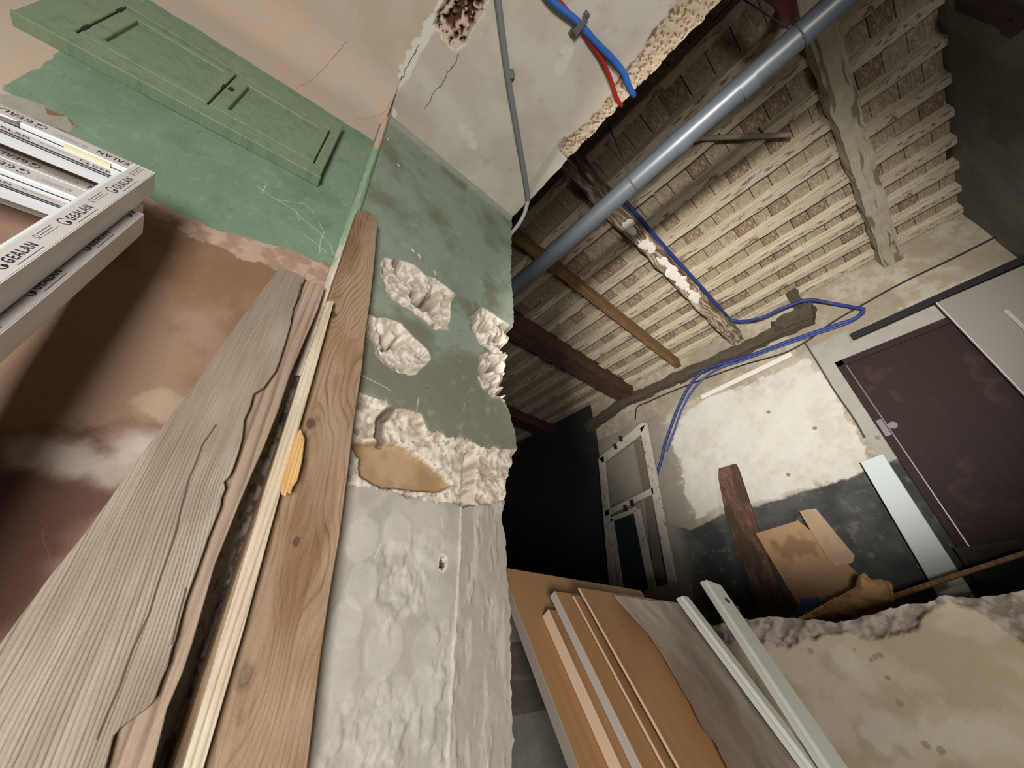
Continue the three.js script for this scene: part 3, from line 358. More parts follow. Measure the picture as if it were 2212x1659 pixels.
// ------------------------------------------------------------------ built-in cupboard on the left wall
{
  const T = onLeftWall(thing('wall_cupboard', 'green painted two-door wall cupboard high on the left wall', 'cupboard'));
  const m = tmat(texture(700, 400, (u, v) => { const x = u * 0.7, y = v * 0.4, n = fbm(x * 14, y * 14, 5), n2 = fbm(x * 60, y * 60, 3); let c = mixc([122, 142, 112], [130, 150, 120], n); c = mixc(c, [110, 130, 100], sst(0.55, 0.7, n2) * 0.5); const k = (vn(x * 400, y * 400) - 0.5) * 8; return [c[0] + k, c[1] + k, c[2] + k, n2]; }, true), 0.55, 0.0015);
  const mk = tmat(texture(64, 64, (u, v) => { const n = fbm(u * 8, v * 8, 3); return [34 + n * 18, 40 + n * 16, 30 + n * 12, n]; }, false), 0.8);
  const uv = g => planarUV(g, -0.78, 1.13, -0.08, 1.53);
  const L = -0.74, R = -0.118, B = 1.172, TT = 1.515, F = 0.03;
  const door1 = [[-0.6638,1.2354], [-0.6569,1.4284], [-0.4098,1.4539], [-0.4161,1.2189]], door2 = [[-0.4116,1.2144], [-0.4039,1.4501], [-0.1454,1.4369], [-0.1505,1.2311]];
  const rect = q => { const x0 = (q[0][0] + q[1][0]) / 2, x1 = (q[2][0] + q[3][0]) / 2, y0 = (q[0][1] + q[3][1]) / 2, y1 = (q[1][1] + q[2][1]) / 2; return [x0, y0, x1, y1]; };
  const d1 = rect(door1), d2 = rect(door2);
  // face frame with two door openings
  const sh = new THREE.Shape([[L, B], [R, B], [R, TT], [L, TT]].map(p => new THREE.Vector2(...p)));
  { const x0 = d1[0] - 0.003, x1 = d2[2] + 0.003, y0 = Math.min(d1[1], d2[1]) - 0.003, y1 = Math.max(d1[3], d2[3]) + 0.003; sh.holes.push(new THREE.Path([[x0, y0], [x0, y1], [x1, y1], [x1, y0]].map(p => new THREE.Vector2(...p)))); }
  const fg = new THREE.ExtrudeGeometry(sh, { depth: 0.016, bevelEnabled: true, bevelSize: 0.003, bevelOffset: -0.003, bevelThickness: 0.003, bevelSegments: 2 }); fg.translate(0, 0, F - 0.016);
  mesh('face_frame', uv(fg), m, T);
  mesh('carcass', uv(new THREE.BoxGeometry(R - L - 0.012, TT - B - 0.012, 0.014).translate((L + R) / 2, (B + TT) / 2, 0.004)), m, T);
  mesh('bottom_moulding', uv(bx(R - L + 0.006, 0.008, 0.034, (L + R) / 2, B, 0.017, 0.0035)), m, T);
  const rec = [[[-0.6309,1.2631], [-0.6242,1.4192], [-0.4321,1.4139], [-0.4409,1.2444]], [[-0.3764,1.253], [-0.3699,1.4208], [-0.1804,1.4075], [-0.1839,1.247]]].map(rect);
  [[d1, rec[0]], [d2, rec[1]]].forEach(([d, r], i) => {
    const s = new THREE.Shape([[d[0], d[1]], [d[2], d[1]], [d[2], d[3]], [d[0], d[3]]].map(p => new THREE.Vector2(...p)));
    s.holes.push(new THREE.Path([[r[0], r[1]], [r[0], r[3]], [r[2], r[3]], [r[2], r[1]]].map(p => new THREE.Vector2(...p))));
    const g = new THREE.ExtrudeGeometry(s, { depth: 0.012, bevelEnabled: true, bevelSize: 0.0045, bevelOffset: -0.0045, bevelThickness: 0.003, bevelSegments: 2 }); g.translate(0, 0, F - 0.015 + (i ? 0.004 : 0.001));
    const dm = mesh('door', uv(g), m, T);
    mesh('panel', uv(new THREE.BoxGeometry(r[2] - r[0] + 0.012, r[3] - r[1] + 0.012, 0.004).translate((r[0] + r[2]) / 2, (r[1] + r[3]) / 2, F - 0.0125)), m, dm);
    const hx = i ? d[2] + 0.001 : d[0] - 0.001;
    for (const y of [d[1] + 0.03, d[3] - 0.03]) { const hg = rod([hx, y - 0.012, F + 0.001], [hx, y + 0.012, F + 0.001], 0.004, 8); mesh('hinge', hg, mk, dm); }
  });
  const kx = d2[0] + 0.012, ky = (d2[1] + d2[3]) / 2 + 0.01; mesh('key_plate', slab([[kx - 0.006, ky - 0.008], [kx + 0.005, ky - 0.01], [kx + 0.007, ky + 0.006], [kx - 0.004, ky + 0.009]], 0.003, 0.0005).translate(0, 0, F + 0.007), mk, T);
  mesh('turn_button', bx(0.006, 0.02, 0.004, d2[0] - 0.004, (d2[1] + d2[3]) / 2 + 0.004, F + 0.004, 0.001), mk, T);
}

// ------------------------------------------------------------------ plastic window frames leaning on the left wall
{
  const white = new THREE.MeshPhysicalMaterial({ color: 0xe6e9ea, roughness: 0.28, clearcoat: 0.3, clearcoatRoughness: 0.2, side: THREE.DoubleSide }), black = mat(0x2a2a2c, 0.7);
  // printed protective film: ring mark, word and small lines
  const film = (bold) => { const cv = document.createElement('canvas'); cv.width = 1024; cv.height = 96; const x = cv.getContext('2d'); x.fillStyle = '#cdc8c4'; x.fillRect(0, 0, 1024, 96); x.fillStyle = '#25242c'; x.strokeStyle = '#25242c';
    for (let k = 0; k < 2; k++) { const X = 20 + k * 512; x.lineWidth = 6; x.beginPath(); x.arc(X + 30, 44, 24, 0.5, 5.9); x.stroke(); x.beginPath(); x.arc(X + 40, 56, 11, 0, 6.3); x.fill(); x.font = 'bold 54px sans-serif'; x.fillText('GEALAN', X + 64, 66); x.fillRect(X + 70, 80, 200, 3);
      if (bold) { x.lineWidth = 3; x.beginPath(); x.arc(X + 330, 30, 10, 0, 6.3); x.stroke(); x.beginPath(); x.moveTo(X + 318, 46); x.lineTo(X + 342, 46); x.stroke(); x.fillRect(X + 352, 22, 120, 3); x.fillRect(X + 352, 34, 100, 3); x.fillRect(X + 352, 46, 130, 2); } }
    const t = new THREE.CanvasTexture(cv); t.colorSpace = THREE.SRGBColorSpace; t.wrapS = THREE.RepeatWrapping; return t; };
  const mFilm = new THREE.MeshStandardMaterial({ map: film(true), roughness: 0.4, side: THREE.DoubleSide });
  // moulded section: [inward, depth]
  const sec = [[0, 0], [0.027, 0], [0.029, 0.002], [0.029, 0.009], [0.037, 0.0095], [0.037, 0.019], [0.033, 0.02], [0.033, 0.026], [0.044, 0.0265], [0.044, 0.038], [0, 0.038], [0, 0]];
  function frame(label, s, y, n, leanK, W, Hh, tilt) {
    const T = thing('window_frame', label, 'window frame', 'plastic window frames leaning on the left wall');
    const o = V(s, y, n).applyAxisAngle(V(0, 1, 0), LW_TURN).add(LW_ORIGIN); T.position.copy(o); T.rotation.order = 'YXZ'; T.rotation.y = LW_TURN; T.rotation.x = -Math.atan(leanK); T.rotation.z = tilt;
    const corner = [[0, 0, -1, -1], [-W, 0, 1, -1], [-W, -Hh, 1, 1], [0, -Hh, -1, 1]];
    for (let k = 0; k < 4; k++) { const a = corner[k], b = corner[(k + 1) % 4], pos = [], idx = [];
      for (let i = 0; i + 1 < sec.length; i++) { const q = [[a, sec[i]], [b, sec[i]], [b, sec[i + 1]], [a, sec[i + 1]]], base = pos.length / 3; for (const [c, p] of q) pos.push(c[0] + c[2] * p[0], c[1] + c[3] * p[0], -p[1]); idx.push(base, base + 1, base + 2, base, base + 2, base + 3); }
      const g = new THREE.BufferGeometry(); g.setAttribute('position', new THREE.Float32BufferAttribute(pos, 3)); g.setIndex(idx); g.computeVertexNormals(); mesh(k % 2 ? 'stile' : 'rail', g, white, T); }
    const strip = (p, uvs, mm, name) => { const g = new THREE.BufferGeometry(); g.setAttribute('position', new THREE.Float32BufferAttribute(p.flat(), 3)); g.setAttribute('uv', new THREE.Float32BufferAttribute(uvs.flat(), 2)); g.setIndex([0, 1, 2, 0, 2, 3]); g.computeVertexNormals(); mesh(name, g, mm, T); };
    const r = 0.245, e = 0.0006;   // metres of film per print repeat
    strip([[-0.026, -Hh + 0.03, e], [-0.001, -Hh + 0.03, e], [-0.001, -0.004, e], [-0.026, -0.004, e]], [[0.13, 1], [0.13, 0], [0.13 + Hh / r, 0], [0.13 + Hh / r, 1]], mFilm, 'protective_film');   // on the stile, read upwards
    strip([[-W, -0.026, e], [-0.03, -0.026, e], [-0.03, -0.001, e], [-W, -0.001, e]], [[W / r, 1], [0.12, 1], [0.12, 0], [W / r, 0]], mFilm, 'protective_film');                              // on the rail, upside down
    strip([[-W, -0.0376, -0.0100], [-0.045, -0.0376, -0.0100], [-0.045, -0.0376, -0.0186], [-W, -0.0376, -0.0186]], [[0.3, 1], [0.3 + W / r, 1], [0.3 + W / r, 0], [0.3, 0]], mFilm, 'protective_film');
    for (const [w, d] of [[0.0295, 0.0088], [0.0375, 0.0192], [0.0335, 0.0258]]) { mesh('gasket', new THREE.BoxGeometry(W - 2 * w, 0.0016, 0.0014).translate(-W / 2, -w, -d), black, T); mesh('gasket', new THREE.BoxGeometry(0.0016, Hh - 2 * w, 0.0014).translate(-w, -Hh / 2, -d), black, T); }
    return T;
  }
  const f1 = frame('white plastic window frame nearest the camera in the leaning stack, film still on', -0.326, 0.722, 0.176, 0.228, 0.95, 2.17, 0.02);
  frame('white plastic window frame second in the leaning stack, right behind the front one', -0.311, 0.640, 0.152, 0.228, 0.95, 2.08, 0.02);
  frame('white plastic window frame third in the leaning stack, behind the lower second one', -0.345, 0.720, 0.092, 0.228, 0.95, 2.16, 0.02);
  frame('white plastic window frame at the back of the stack, closest to the wall', -0.35, 0.712, 0.054, 0.228, 0.95, 2.15, 0.02);
  // dried adhesive on the front frame
  const ad = mat(0xe6dfb4, 0.95); mesh('adhesive_patch', rough(0.055, 0.0025, 0.007, 0.0012, 5, 0.003, 160).translate(-0.075, -0.0305, -0.0055), ad, f1).userData.label = 'pale yellow dried adhesive';
  const mo = tmat(texture(64, 64, (u, v) => { const n = fbm(u * 9, v * 9, 4); return [96 + n * 70, 92 + n * 66, 84 + n * 60, n]; }, false), 0.95); mesh('mortar_smear', rough(0.03, 0.02, 0.006, 0.004, 9, 0.003, 120).translate(-0.165, -0.022, -0.004), mo, f1);
}

// ------------------------------------------------------------------ conduit and hoses on the ceiling
{
  const grey = mat(0x7d8386, 0.45), P = ([x, z], d) => [x, CEIL - d, z];
  const a = [0.2286,-0.2059], b = [0.4322,-0.3703], c = [0.7743,-0.6213], d = [0.8438,-0.6759];
  const T = thing('conduit', 'grey plastic conduit running across the white ceiling', 'conduit');
  mesh('pipe', tube([P(a, 0.018), P(b, 0.016), P(c, 0.018), P(d, 0.022)], 0.012, 60, 12), grey, T);
  mesh('collar', rod(P([0.4198,-0.3456], 0.016), P([0.4398,-0.3595], 0.016), 0.0145, 14), grey, T);
  const e = [0.9902,2.152], g = [0.8406,1.7703];
  mesh('elbow', tube([P(d, 0.022), [0.872, CEIL - 0.04, d[1] - 0.06], [0.882, CEIL - 0.06, -0.8], [0.884, CEIL - 0.07, -1.0], [0.884, CEIL - 0.07, -1.24]], 0.010, 40, 10), mat(0xb9bab6, 0.4), T);
  const blueM = mat(0x2f66b8, 0.5), redM = mat(0xa3221f, 0.55);
  const bp = [[0.2972,-0.0998],[0.3929,-0.1035],[0.5019,-0.0783],[0.6114,-0.067],[0.6982,-0.0543],[0.767,-0.0515]].map(p => P(p, 0.02)), be = [[0.814,-0.0608],[0.8386,-0.0813]];
  tag(mesh('water_hose', tube([...bp, [be[0][0], CEIL - 0.012, be[0][1]], [0.872, CEIL + 0.015, be[0][1] - 0.005], [0.874, CEIL + 0.08, be[0][1]], [0.874, CEIL + 0.3, be[0][1]]], 0.012, 120, 12), blueM), 'blue hose crossing the white ceiling to its broken edge', 'hose');
  const rp = [[0.3146,-0.0842],[0.4111,-0.0872],[0.5181,-0.0807],[0.5745,-0.0822],[0.6643,-0.0846],[0.747,-0.0998]].map((p, i) => P(p, i < 3 ? 0.008 : 0.012)), re = [0.8134,-0.1189];
  tag(mesh('water_hose', tube([...rp, [re[0], CEIL - 0.006, re[1]], [0.868, CEIL + 0.02, re[1] - 0.005], [0.87, CEIL + 0.08, re[1]], [0.87, CEIL + 0.3, re[1]]], 0.0085, 120, 12), redM), 'red hose beside the blue one on the white ceiling', 'hose');
  // metal clamp
  const K = thing('pipe_clamp', 'small metal clamp holding the blue and red hoses to the ceiling', 'clamp'); const steel = mat(0x9a9aa0, 0.35, { metalness: 0.8 });
  const k0 = [0.5193,-0.1193], k1 = [0.5211,-0.0361]; K.position.set((k0[0] + k1[0]) / 2, CEIL, (k0[1] + k1[1]) / 2); const ang = Math.atan2(-(k1[1] - k0[1]), k1[0] - k0[0]), L = Math.hypot(k1[0] - k0[0], k1[1] - k0[1]); K.rotation.y = ang;
  mesh('strap', bx(L * 0.62, 0.004, 0.022, 0, -0.036, 0, 0.001), steel, K); for (const s of [-1, 1]) { mesh('side_plate', bx(0.004, 0.036, 0.022, s * L * 0.31, -0.018, 0, 0.001), steel, K); mesh('foot', bx(L * 0.2, 0.004, 0.024, s * L * 0.42, -0.004, 0, 0.001), steel, K); mesh('bolt', rod([s * L * 0.42, -0.014, 0], [s * L * 0.42, -0.004, 0], 0.006, 8), steel, K); }
}

// ------------------------------------------------------------------ far room ceiling: beams, joists and clay tiles
const M_beam = tmat(texture(256, 1024, (u, v) => { const n = fbm(u * 5, v * 14, 5), n2 = fbm(u * 18 + 4, v * 46, 4), f = fbm(u * 60, v * 8, 3); let c = mixc([104, 84, 62], [134, 112, 86], f); c = mixc(c, [190, 178, 156], sst(0.46, 0.6, n2) * 0.9); c = mixc(c, [70, 50, 36], sst(0.56, 0.68, n) * 0.8); return [...c, n2 * 0.6 + f * 0.4]; }, true), 0.95, 0.004);
const M_beamPale = tmat(texture(256, 1024, (u, v) => { const n = fbm(u * 6, v * 16, 5), n2 = fbm(u * 20 + 4, v * 60, 4); let c = mixc([158, 150, 128], [184, 174, 152], n2); c = mixc(c, [96, 84, 66], sst(0.58, 0.7, n) * 0.7); return [...c, n2]; }, true), 0.95, 0.004);
const M_beamDark = tmat(wood(41, 256, 1024, 0.3, 4, [[96, 66, 46], [74, 48, 34], [58, 40, 30]], { rings: 40, warp: 0.05 }), 0.9, 0.004);
const M_beamTan = tmat(wood(43, 256, 1024, 0.3, 4, [[150, 116, 74], [122, 90, 54], [98, 72, 46]], { rings: 50, warp: 0.04 }), 0.9, 0.003);
const M_joist = [0, 1, 2].map(k => tmat(texture(128, 512, (u, v) => { const n = fbm(u * 4 + k * 9, v * 18, 4), n2 = fbm(u * 8 + k * 5, v * 60, 4), f = vn(u * 40, v * 6); let c = mixc([198, 187, 164], [180, 167, 142], f); c = mixc(c, [112, 90, 68], sst(0.56, 0.7, n) * 0.8); c = mixc(c, [206, 196, 174], sst(0.58, 0.68, n2) * 0.6); return [...c, n2]; }, true), 0.95, 0.002));
const M_tile = [0, 1, 2, 3, 4].map(k => tmat(texture(192, 128, (u, v) => { const n = fbm(u * 5 + k * 11, v * 4, 4), n2 = fbm(u * 8 + k * 7, v * 22, 4); let c = mixc([172, 158, 134], [152, 136, 112], n); if (k > 3) c = mixc(c, [116, 92, 72], 0.6); c = mixc(c, [112, 94, 74], sst(0.54, 0.68, n2) * (0.3 + 0.06 * k)); c = mixc(c, [196, 188, 170], sst(0.56, 0.7, fbm(u * 10 + 3 * k, v * 14 + 5, 3)) * 0.5); return [...c, n2]; }, true), 0.95, 0.002));
const beamTop = TILE_Y - 0.105;
function beam(label, mt, z, w, bottom, x0, x1, amp, seed) { const h = beamTop - bottom; const g = rough(w, h, x1 - x0, amp, seed, 0.045, 8); const o = mesh('ceiling_beam', g, mt); o.position.set((x0 + x1) / 2, bottom + h / 2, z); o.rotation.y = Math.PI / 2; return tag(o, label, 'beam'); }
beam('thick dark brown ceiling beam above the leaning old window', M_beamDark, -2.62, 0.26, 3.36, 0.84, 5.3, 0.02, 2);
{ const b = beam('thin tan ceiling beam whose free end stops before the far wall', M_beamTan, -1.63, 0.085, 3.44, 1.6, 5.2, 0.006, 12); b.rotation.z = 0; }
beam('ceiling beam with flaking whitewash and a blue cable along its side', M_beam, -0.77, 0.17, 3.41, 0.84, 5.28, 0.022, 22);
beam('pale whitewashed ceiling beam nearest the grey right-hand wall', M_beamPale, 0.98, 0.17, 3.44, 0.84, 5.28, 0.02, 33);
beam('dark ceiling beam deep in the unlit part of the far room', M_beamDark, -4.4, 0.24, 3.38, 0.84, 5.3, 0.02, 52);
{
  const C = new THREE.Group(); C.name = numbered('ceiling'); scene.add(C); struct(C);
  mesh('roof_deck', new THREE.BoxGeometry(4.6, 0.1, 11.0).translate(3.05, TILE_Y + 0.09, -3.75), M_darkShadePlaster, C);
  const bays = [[-9.1, -4.4], [-4.4, -2.62], [-2.62, -0.77], [-0.77, 0.98], [0.98, 1.68]], r = rng(77), tg = [0.15, 0.17, 0.19].map(w => new RoundedBoxGeometry(0.29, 0.03, w, 1, 0.003));
  const edges = []; for (let k = -4; k < 9; k++) edges.push(2.511 + 0.3435 * k);
  bays.forEach(([z0, z1], b) => edges.forEach((e, k) => { const w = 0.075 + r() * 0.025, x = e - w / 2 + (r() - 0.5) * 0.03, g = rough(w, 0.09, z1 - z0, 0.005, k * 7 + b * 31, 0.035, 14); const o = mesh('joist', g, M_joist[(k + b + 8) % 3], C); o.position.set(x, TILE_Y - 0.04, (z0 + z1) / 2); o.rotation.y = (r() - 0.5) * 0.012; }));
  // tiles laid across the joists; singly where the picture shows them
  const deep = []; 
  edges.forEach((e, k) => { let z = -2.55; while (z < 1.6) { const q = Math.floor(r() * 3), w = [0.15, 0.17, 0.19][q]; const y = TILE_Y + 0.018 + (r() - 0.5) * 0.006, tx = (r() - 0.5) * 0.02, tz = (r() - 0.5) * 0.02, x = e + 0.125 + (r() - 0.5) * 0.02;
      if (x > 1.3 && x < 5.25) { const o = mesh('tile', tg[q], M_tile[Math.floor(r() * 5)], C); o.position.set(x, y, z + w / 2); o.rotation.set(tx, 0, tz); } z += w + 0.003 + r() * 0.003; } });
  for (let k = -4; k < 9; k++) for (let z = -9; z < -2.6; z += 0.19) deep.push(new THREE.BoxGeometry(0.29, 0.03, 0.18).translate(2.636 + 0.3435 * k, TILE_Y + 0.02, z));
  mesh('tile_field', mergeGeometries(deep), M_tile[1], C).userData.kind = 'stuff';
  // mortar squeezed out along the joists
  const dg = [0, 1, 2].map(i => rough(0.03, 0.05, 0.035, 0.01, 60 + i * 9, 0.012, 60)), parts = [];
  edges.forEach(e => { for (let z = -2.5; z < 1.6; z += 0.1 + r() * 0.3) { const g = dg[Math.floor(r() * 3)].clone(); const s = 0.3 + r() * 0.5; g.scale(s, s * (0.6 + r() * 0.8), s); g.translate(e + 0.008 + r() * 0.02, TILE_Y - 0.018 - r() * 0.03, z); if (e > 1.3) parts.push(g); } });
  const md = mesh('mortar_drips', mergeGeometries(parts), mat(0xb9ab92, 0.95), C); md.userData.kind = 'stuff';
}
// fallen whitewash left on the beam's underside
{ const g = []; const r = rng(5); for (let k = 0; k < 44; k++) { const q = new THREE.SphereGeometry(1, 14, 8); const pp = q.attributes.position; for (let i = 0; i < pp.count; i++) { const m = 0.55 + 0.8 * fbm(pp.getX(i) * 1.7 + k * 5, pp.getZ(i) * 1.7 + pp.getY(i), 3); pp.setXYZ(i, pp.getX(i) * m, pp.getY(i) * m, pp.getZ(i) * m); } q.scale(0.04 + r() * 0.07, 0.007, 0.025 + r() * 0.03); q.translate(2.4 + r() * 1.6, 3.405, -0.8 + r() * 0.06); q.computeVertexNormals(); g.push(q); } const o = mesh('whitewash_flakes', mergeGeometries(g), mat(0xe4dfd2, 0.95)); tag(o, 'white flaking limewash crust on the underside of a ceiling beam', 'limewash'); o.userData.kind = 'stuff'; }

// ------------------------------------------------------------------ pipes in the far room
{
  const T = thing('drain_pipe', 'grey plastic drain pipe hanging across below the tiled ceiling', 'pipe'); const m = mat(0x50565c, 0.38);
  mesh('pipe', rod([1.43, 2.2, -6.0], [1.375, 2.2, 1.65], 0.055, 32), m, T);
  for (const z of [-0.93, -0.02, 0.32]) mesh('coupling', rod([1.388, 2.2, z - 0.035], [1.388, 2.2, z + 0.035], 0.0585, 32), m, T);
  for (const z of [-0.32, 0.55]) { const r = new THREE.TorusGeometry(0.058, 0.004, 8, 28); r.translate(1.385, 2.2, z); const h = mesh('hanger', mergeGeometries([r.toNonIndexed(), rod([1.385, 2.255, z], [1.385, TILE_Y, z], 0.004, 8).toNonIndexed()]), mat(0x4a4440, 0.7), T); }
  const q0 = [2.2891,0.0393], q1 = [2.9079,0.6245];
  const R = thing('branch_pipe', 'thin grey branch pipe with a brass end beside the drain pipe', 'pipe'); mesh('pipe', rod([q0[0], 3.54, q0[1]], [q1[0], 3.54, q1[1]], 0.02, 12), mat(0x8a8378, 0.6), R);
  const qd = [(q1[0] - q0[0]), (q1[1] - q0[1])], ql = Math.hypot(...qd); mesh('end_fitting', rod([q0[0] - qd[0] / ql * 0.05, 3.54, q0[1] - qd[1] / ql * 0.05], [q0[0] + qd[0] / ql * 0.05, 3.54, q0[1] + qd[1] / ql * 0.05], 0.03, 12), mat(0x8c7a5c, 0.4, { metalness: 0.7 }), R);
  for (const k of [0.3, 0.75]) { const hx = q0[0] + qd[0] * k, hz = q0[1] + qd[1] * k; mesh('hanger', rod([hx, 3.54, hz], [hx, TILE_Y, hz], 0.008, 8), mat(0x4a4440, 0.7), R); }
  const rd = [[1.3998,0.6448],[1.5753,0.7064],[1.6911,0.7081]]; tag(mesh('red_pipe', tube([[rd[0][0], 2.9, rd[0][1]], [rd[1][0], 2.9, rd[1][1]], [rd[2][0], 2.95, rd[2][1]], [rd[2][0] + 0.2, 3.3, rd[2][1] + 0.1], [rd[2][0] + 0.3, 3.6, rd[2][1] + 0.2]], 0.045, 40, 12), mat(0x5a1f1e, 0.6)), 'dark red pipe end above the drain pipe at the top edge', 'pipe');
  // blue cables
  const blue = mat(0x26367a, 0.6), wallP = (p, x = FAR_X - 0.05) => [x, p[1], p[0]];
  tag(mesh('blue_cable', tube([[2.2, 3.5, -0.66], [3.0, 3.46, -0.665], [4.0, 3.45, -0.66], [4.6, 3.45, -0.665], ...[[-0.6954,3.6222],[-0.6612,3.5093]].map(p => wallP(p, 4.88)), ...[[-0.5657,3.4708],[-0.3628,3.3873]].map(p => wallP(p, 4.96)), ...[[-0.0728,3.4151],[0.1387,3.3604]].map(p => wallP(p, 5.04)), ...[[0.3241,3.2411],[0.5209,2.9927]].map(p => wallP(p, 5.18))], 0.02, 140, 10), blue), 'blue cable following the ceiling beam and then the top of the far wall', 'cable');
  tag(mesh('blue_cable', tube([[0.5115,2.9983],[0.419,2.9505],[0.2022,2.9763],[-0.2714,3.0455],[-0.7077,3.0901],[-1.0589,3.1577],[-1.3169,3.1924],[-1.5713,3.0661],[-1.8358,2.8078],[-2.0419,2.5469],[-2.1927,2.3424],[-2.3149,2.1305],[-2.4165,1.9863],[-2.4989,1.8035]].map(p => wallP(p, 5.2)), 0.02, 140, 10), blue), 'blue cable sagging down the far wall to the old window', 'cable');
  tag(mesh('blue_cable', tube([[0.4982,2.977],[0.3671,2.9425],[0.0094,2.9887],[-0.3886,3.0401],[-0.8391,3.0844],[-1.1792,3.1224],[-1.486,3.0292],[-1.779,2.7884],[-2.0245,2.4697],[-2.2041,2.2416]].map(p => wallP(p, 5.22)), 0.014, 140, 8), mat(0x3a4a88, 0.6)), 'thinner pale blue cable hanging beside the thicker one', 'cable');
  tag(mesh('black_cable', tube([[-2.5625,2.9478],[-2.4803,3.1277],[-2.2733,3.1337],[-1.7236,3.1134],[-0.8667,3.0306],[-0.3285,2.935],[-0.0817,2.9636],[0.2267,3.0508],[0.5216,3.0922],[0.9231,3.136],[1.3069,3.1418],[1.6574,3.1566]].map(p => wallP(p, 5.24)), 0.009, 160, 8), mat(0x231f1c, 0.7)), 'thin black cable strung along the top of the far wall', 'cable');
  tag(mesh('wall_wire', tube([[-0.1195,2.9468],[-0.12,2.5991],[-0.1251,2.2684],[-0.1101,1.8672],[-0.1175,1.6473]].map(p => wallP(p, 5.26)), 0.008, 60, 8), mat(0x4a4640, 0.8)), 'grey wire dropping down the wall beside the brown door', 'cable');
  // decayed timber rail along the wall
  { const a = [-3.4859,3.1671], b = [-2.6467,3.3159], c = [-1.6704,3.2824], d = [-0.8978,3.2539], e = [0.0332,3.2333]; const w = thing('wall_timber', 'dark decayed timber rail along the top of the far wall', 'timber'); const m = tmat(texture(256, 128, (u, v) => { const n = fbm(u * 9, v * 6, 4); const c = mixc([66, 57, 47], [88, 76, 62], n); return [...c, n]; }, true), 0.95, 0.006);
    [[a, b], [b, c], [c, d], [d, e]].forEach(([p, q], i) => { const L = Math.hypot(q[0] - p[0], q[1] - p[1]); const o = mesh('length', rough(L + 0.06, 0.15, 0.1, 0.035, 90 + i * 13, 0.03, 10), m, w); o.position.set(5.23, (p[1] + q[1]) / 2, (p[0] + q[0]) / 2); o.rotation.order = 'YZX'; o.rotation.y = -Math.PI / 2; o.rotation.z = Math.atan2(q[1] - p[1], q[0] - p[0]); });
    const k = [-0.0864,3.285]; mesh('rotten_end', rough(0.42, 0.2, 0.12, 0.09, 130, 0.025, 7).rotateY(Math.PI / 2).translate(5.2, k[1], k[0]), m, w); const k2 = [0.0456,3.4734]; mesh('rotten_post', rough(0.12, 0.5, 0.12, 0.06, 150, 0.025, 8).translate(5.2, k2[1], k2[0]), m, w); }
  tag(mesh('plastic_trunking', (() => { const p = [-1.4905,2.8144], q = [-0.2927,2.8672]; const L = Math.hypot(q[0] - p[0], q[1] - p[1]); const g = bx(L, 0.06, 0.04, 0, 0, 0, 0.006); g.rotateZ(Math.atan2(q[1] - p[1], q[0] - p[0])); g.rotateY(-Math.PI / 2); g.translate(5.22, (p[1] + q[1]) / 2, (p[0] + q[0]) / 2); return g; })(), mat(0xd8d4c8, 0.5)), 'straight white plastic trunking on the whitewashed far wall', 'trunking');
  tag(mesh('wall_bracket', mergeGeometries([rough(0.09, 0.5, 0.05, 0.012, 7, 0.04, 12).translate(2.75, 3.15, RIGHT_Z - 0.025), rough(0.06, 0.08, 0.08, 0.012, 17, 0.03, 12).translate(2.75, 2.9, RIGHT_Z - 0.04)]), mat(0x3c2a26, 0.9)), 'dark rusty bracket on the grey right-hand wall', 'bracket');
}

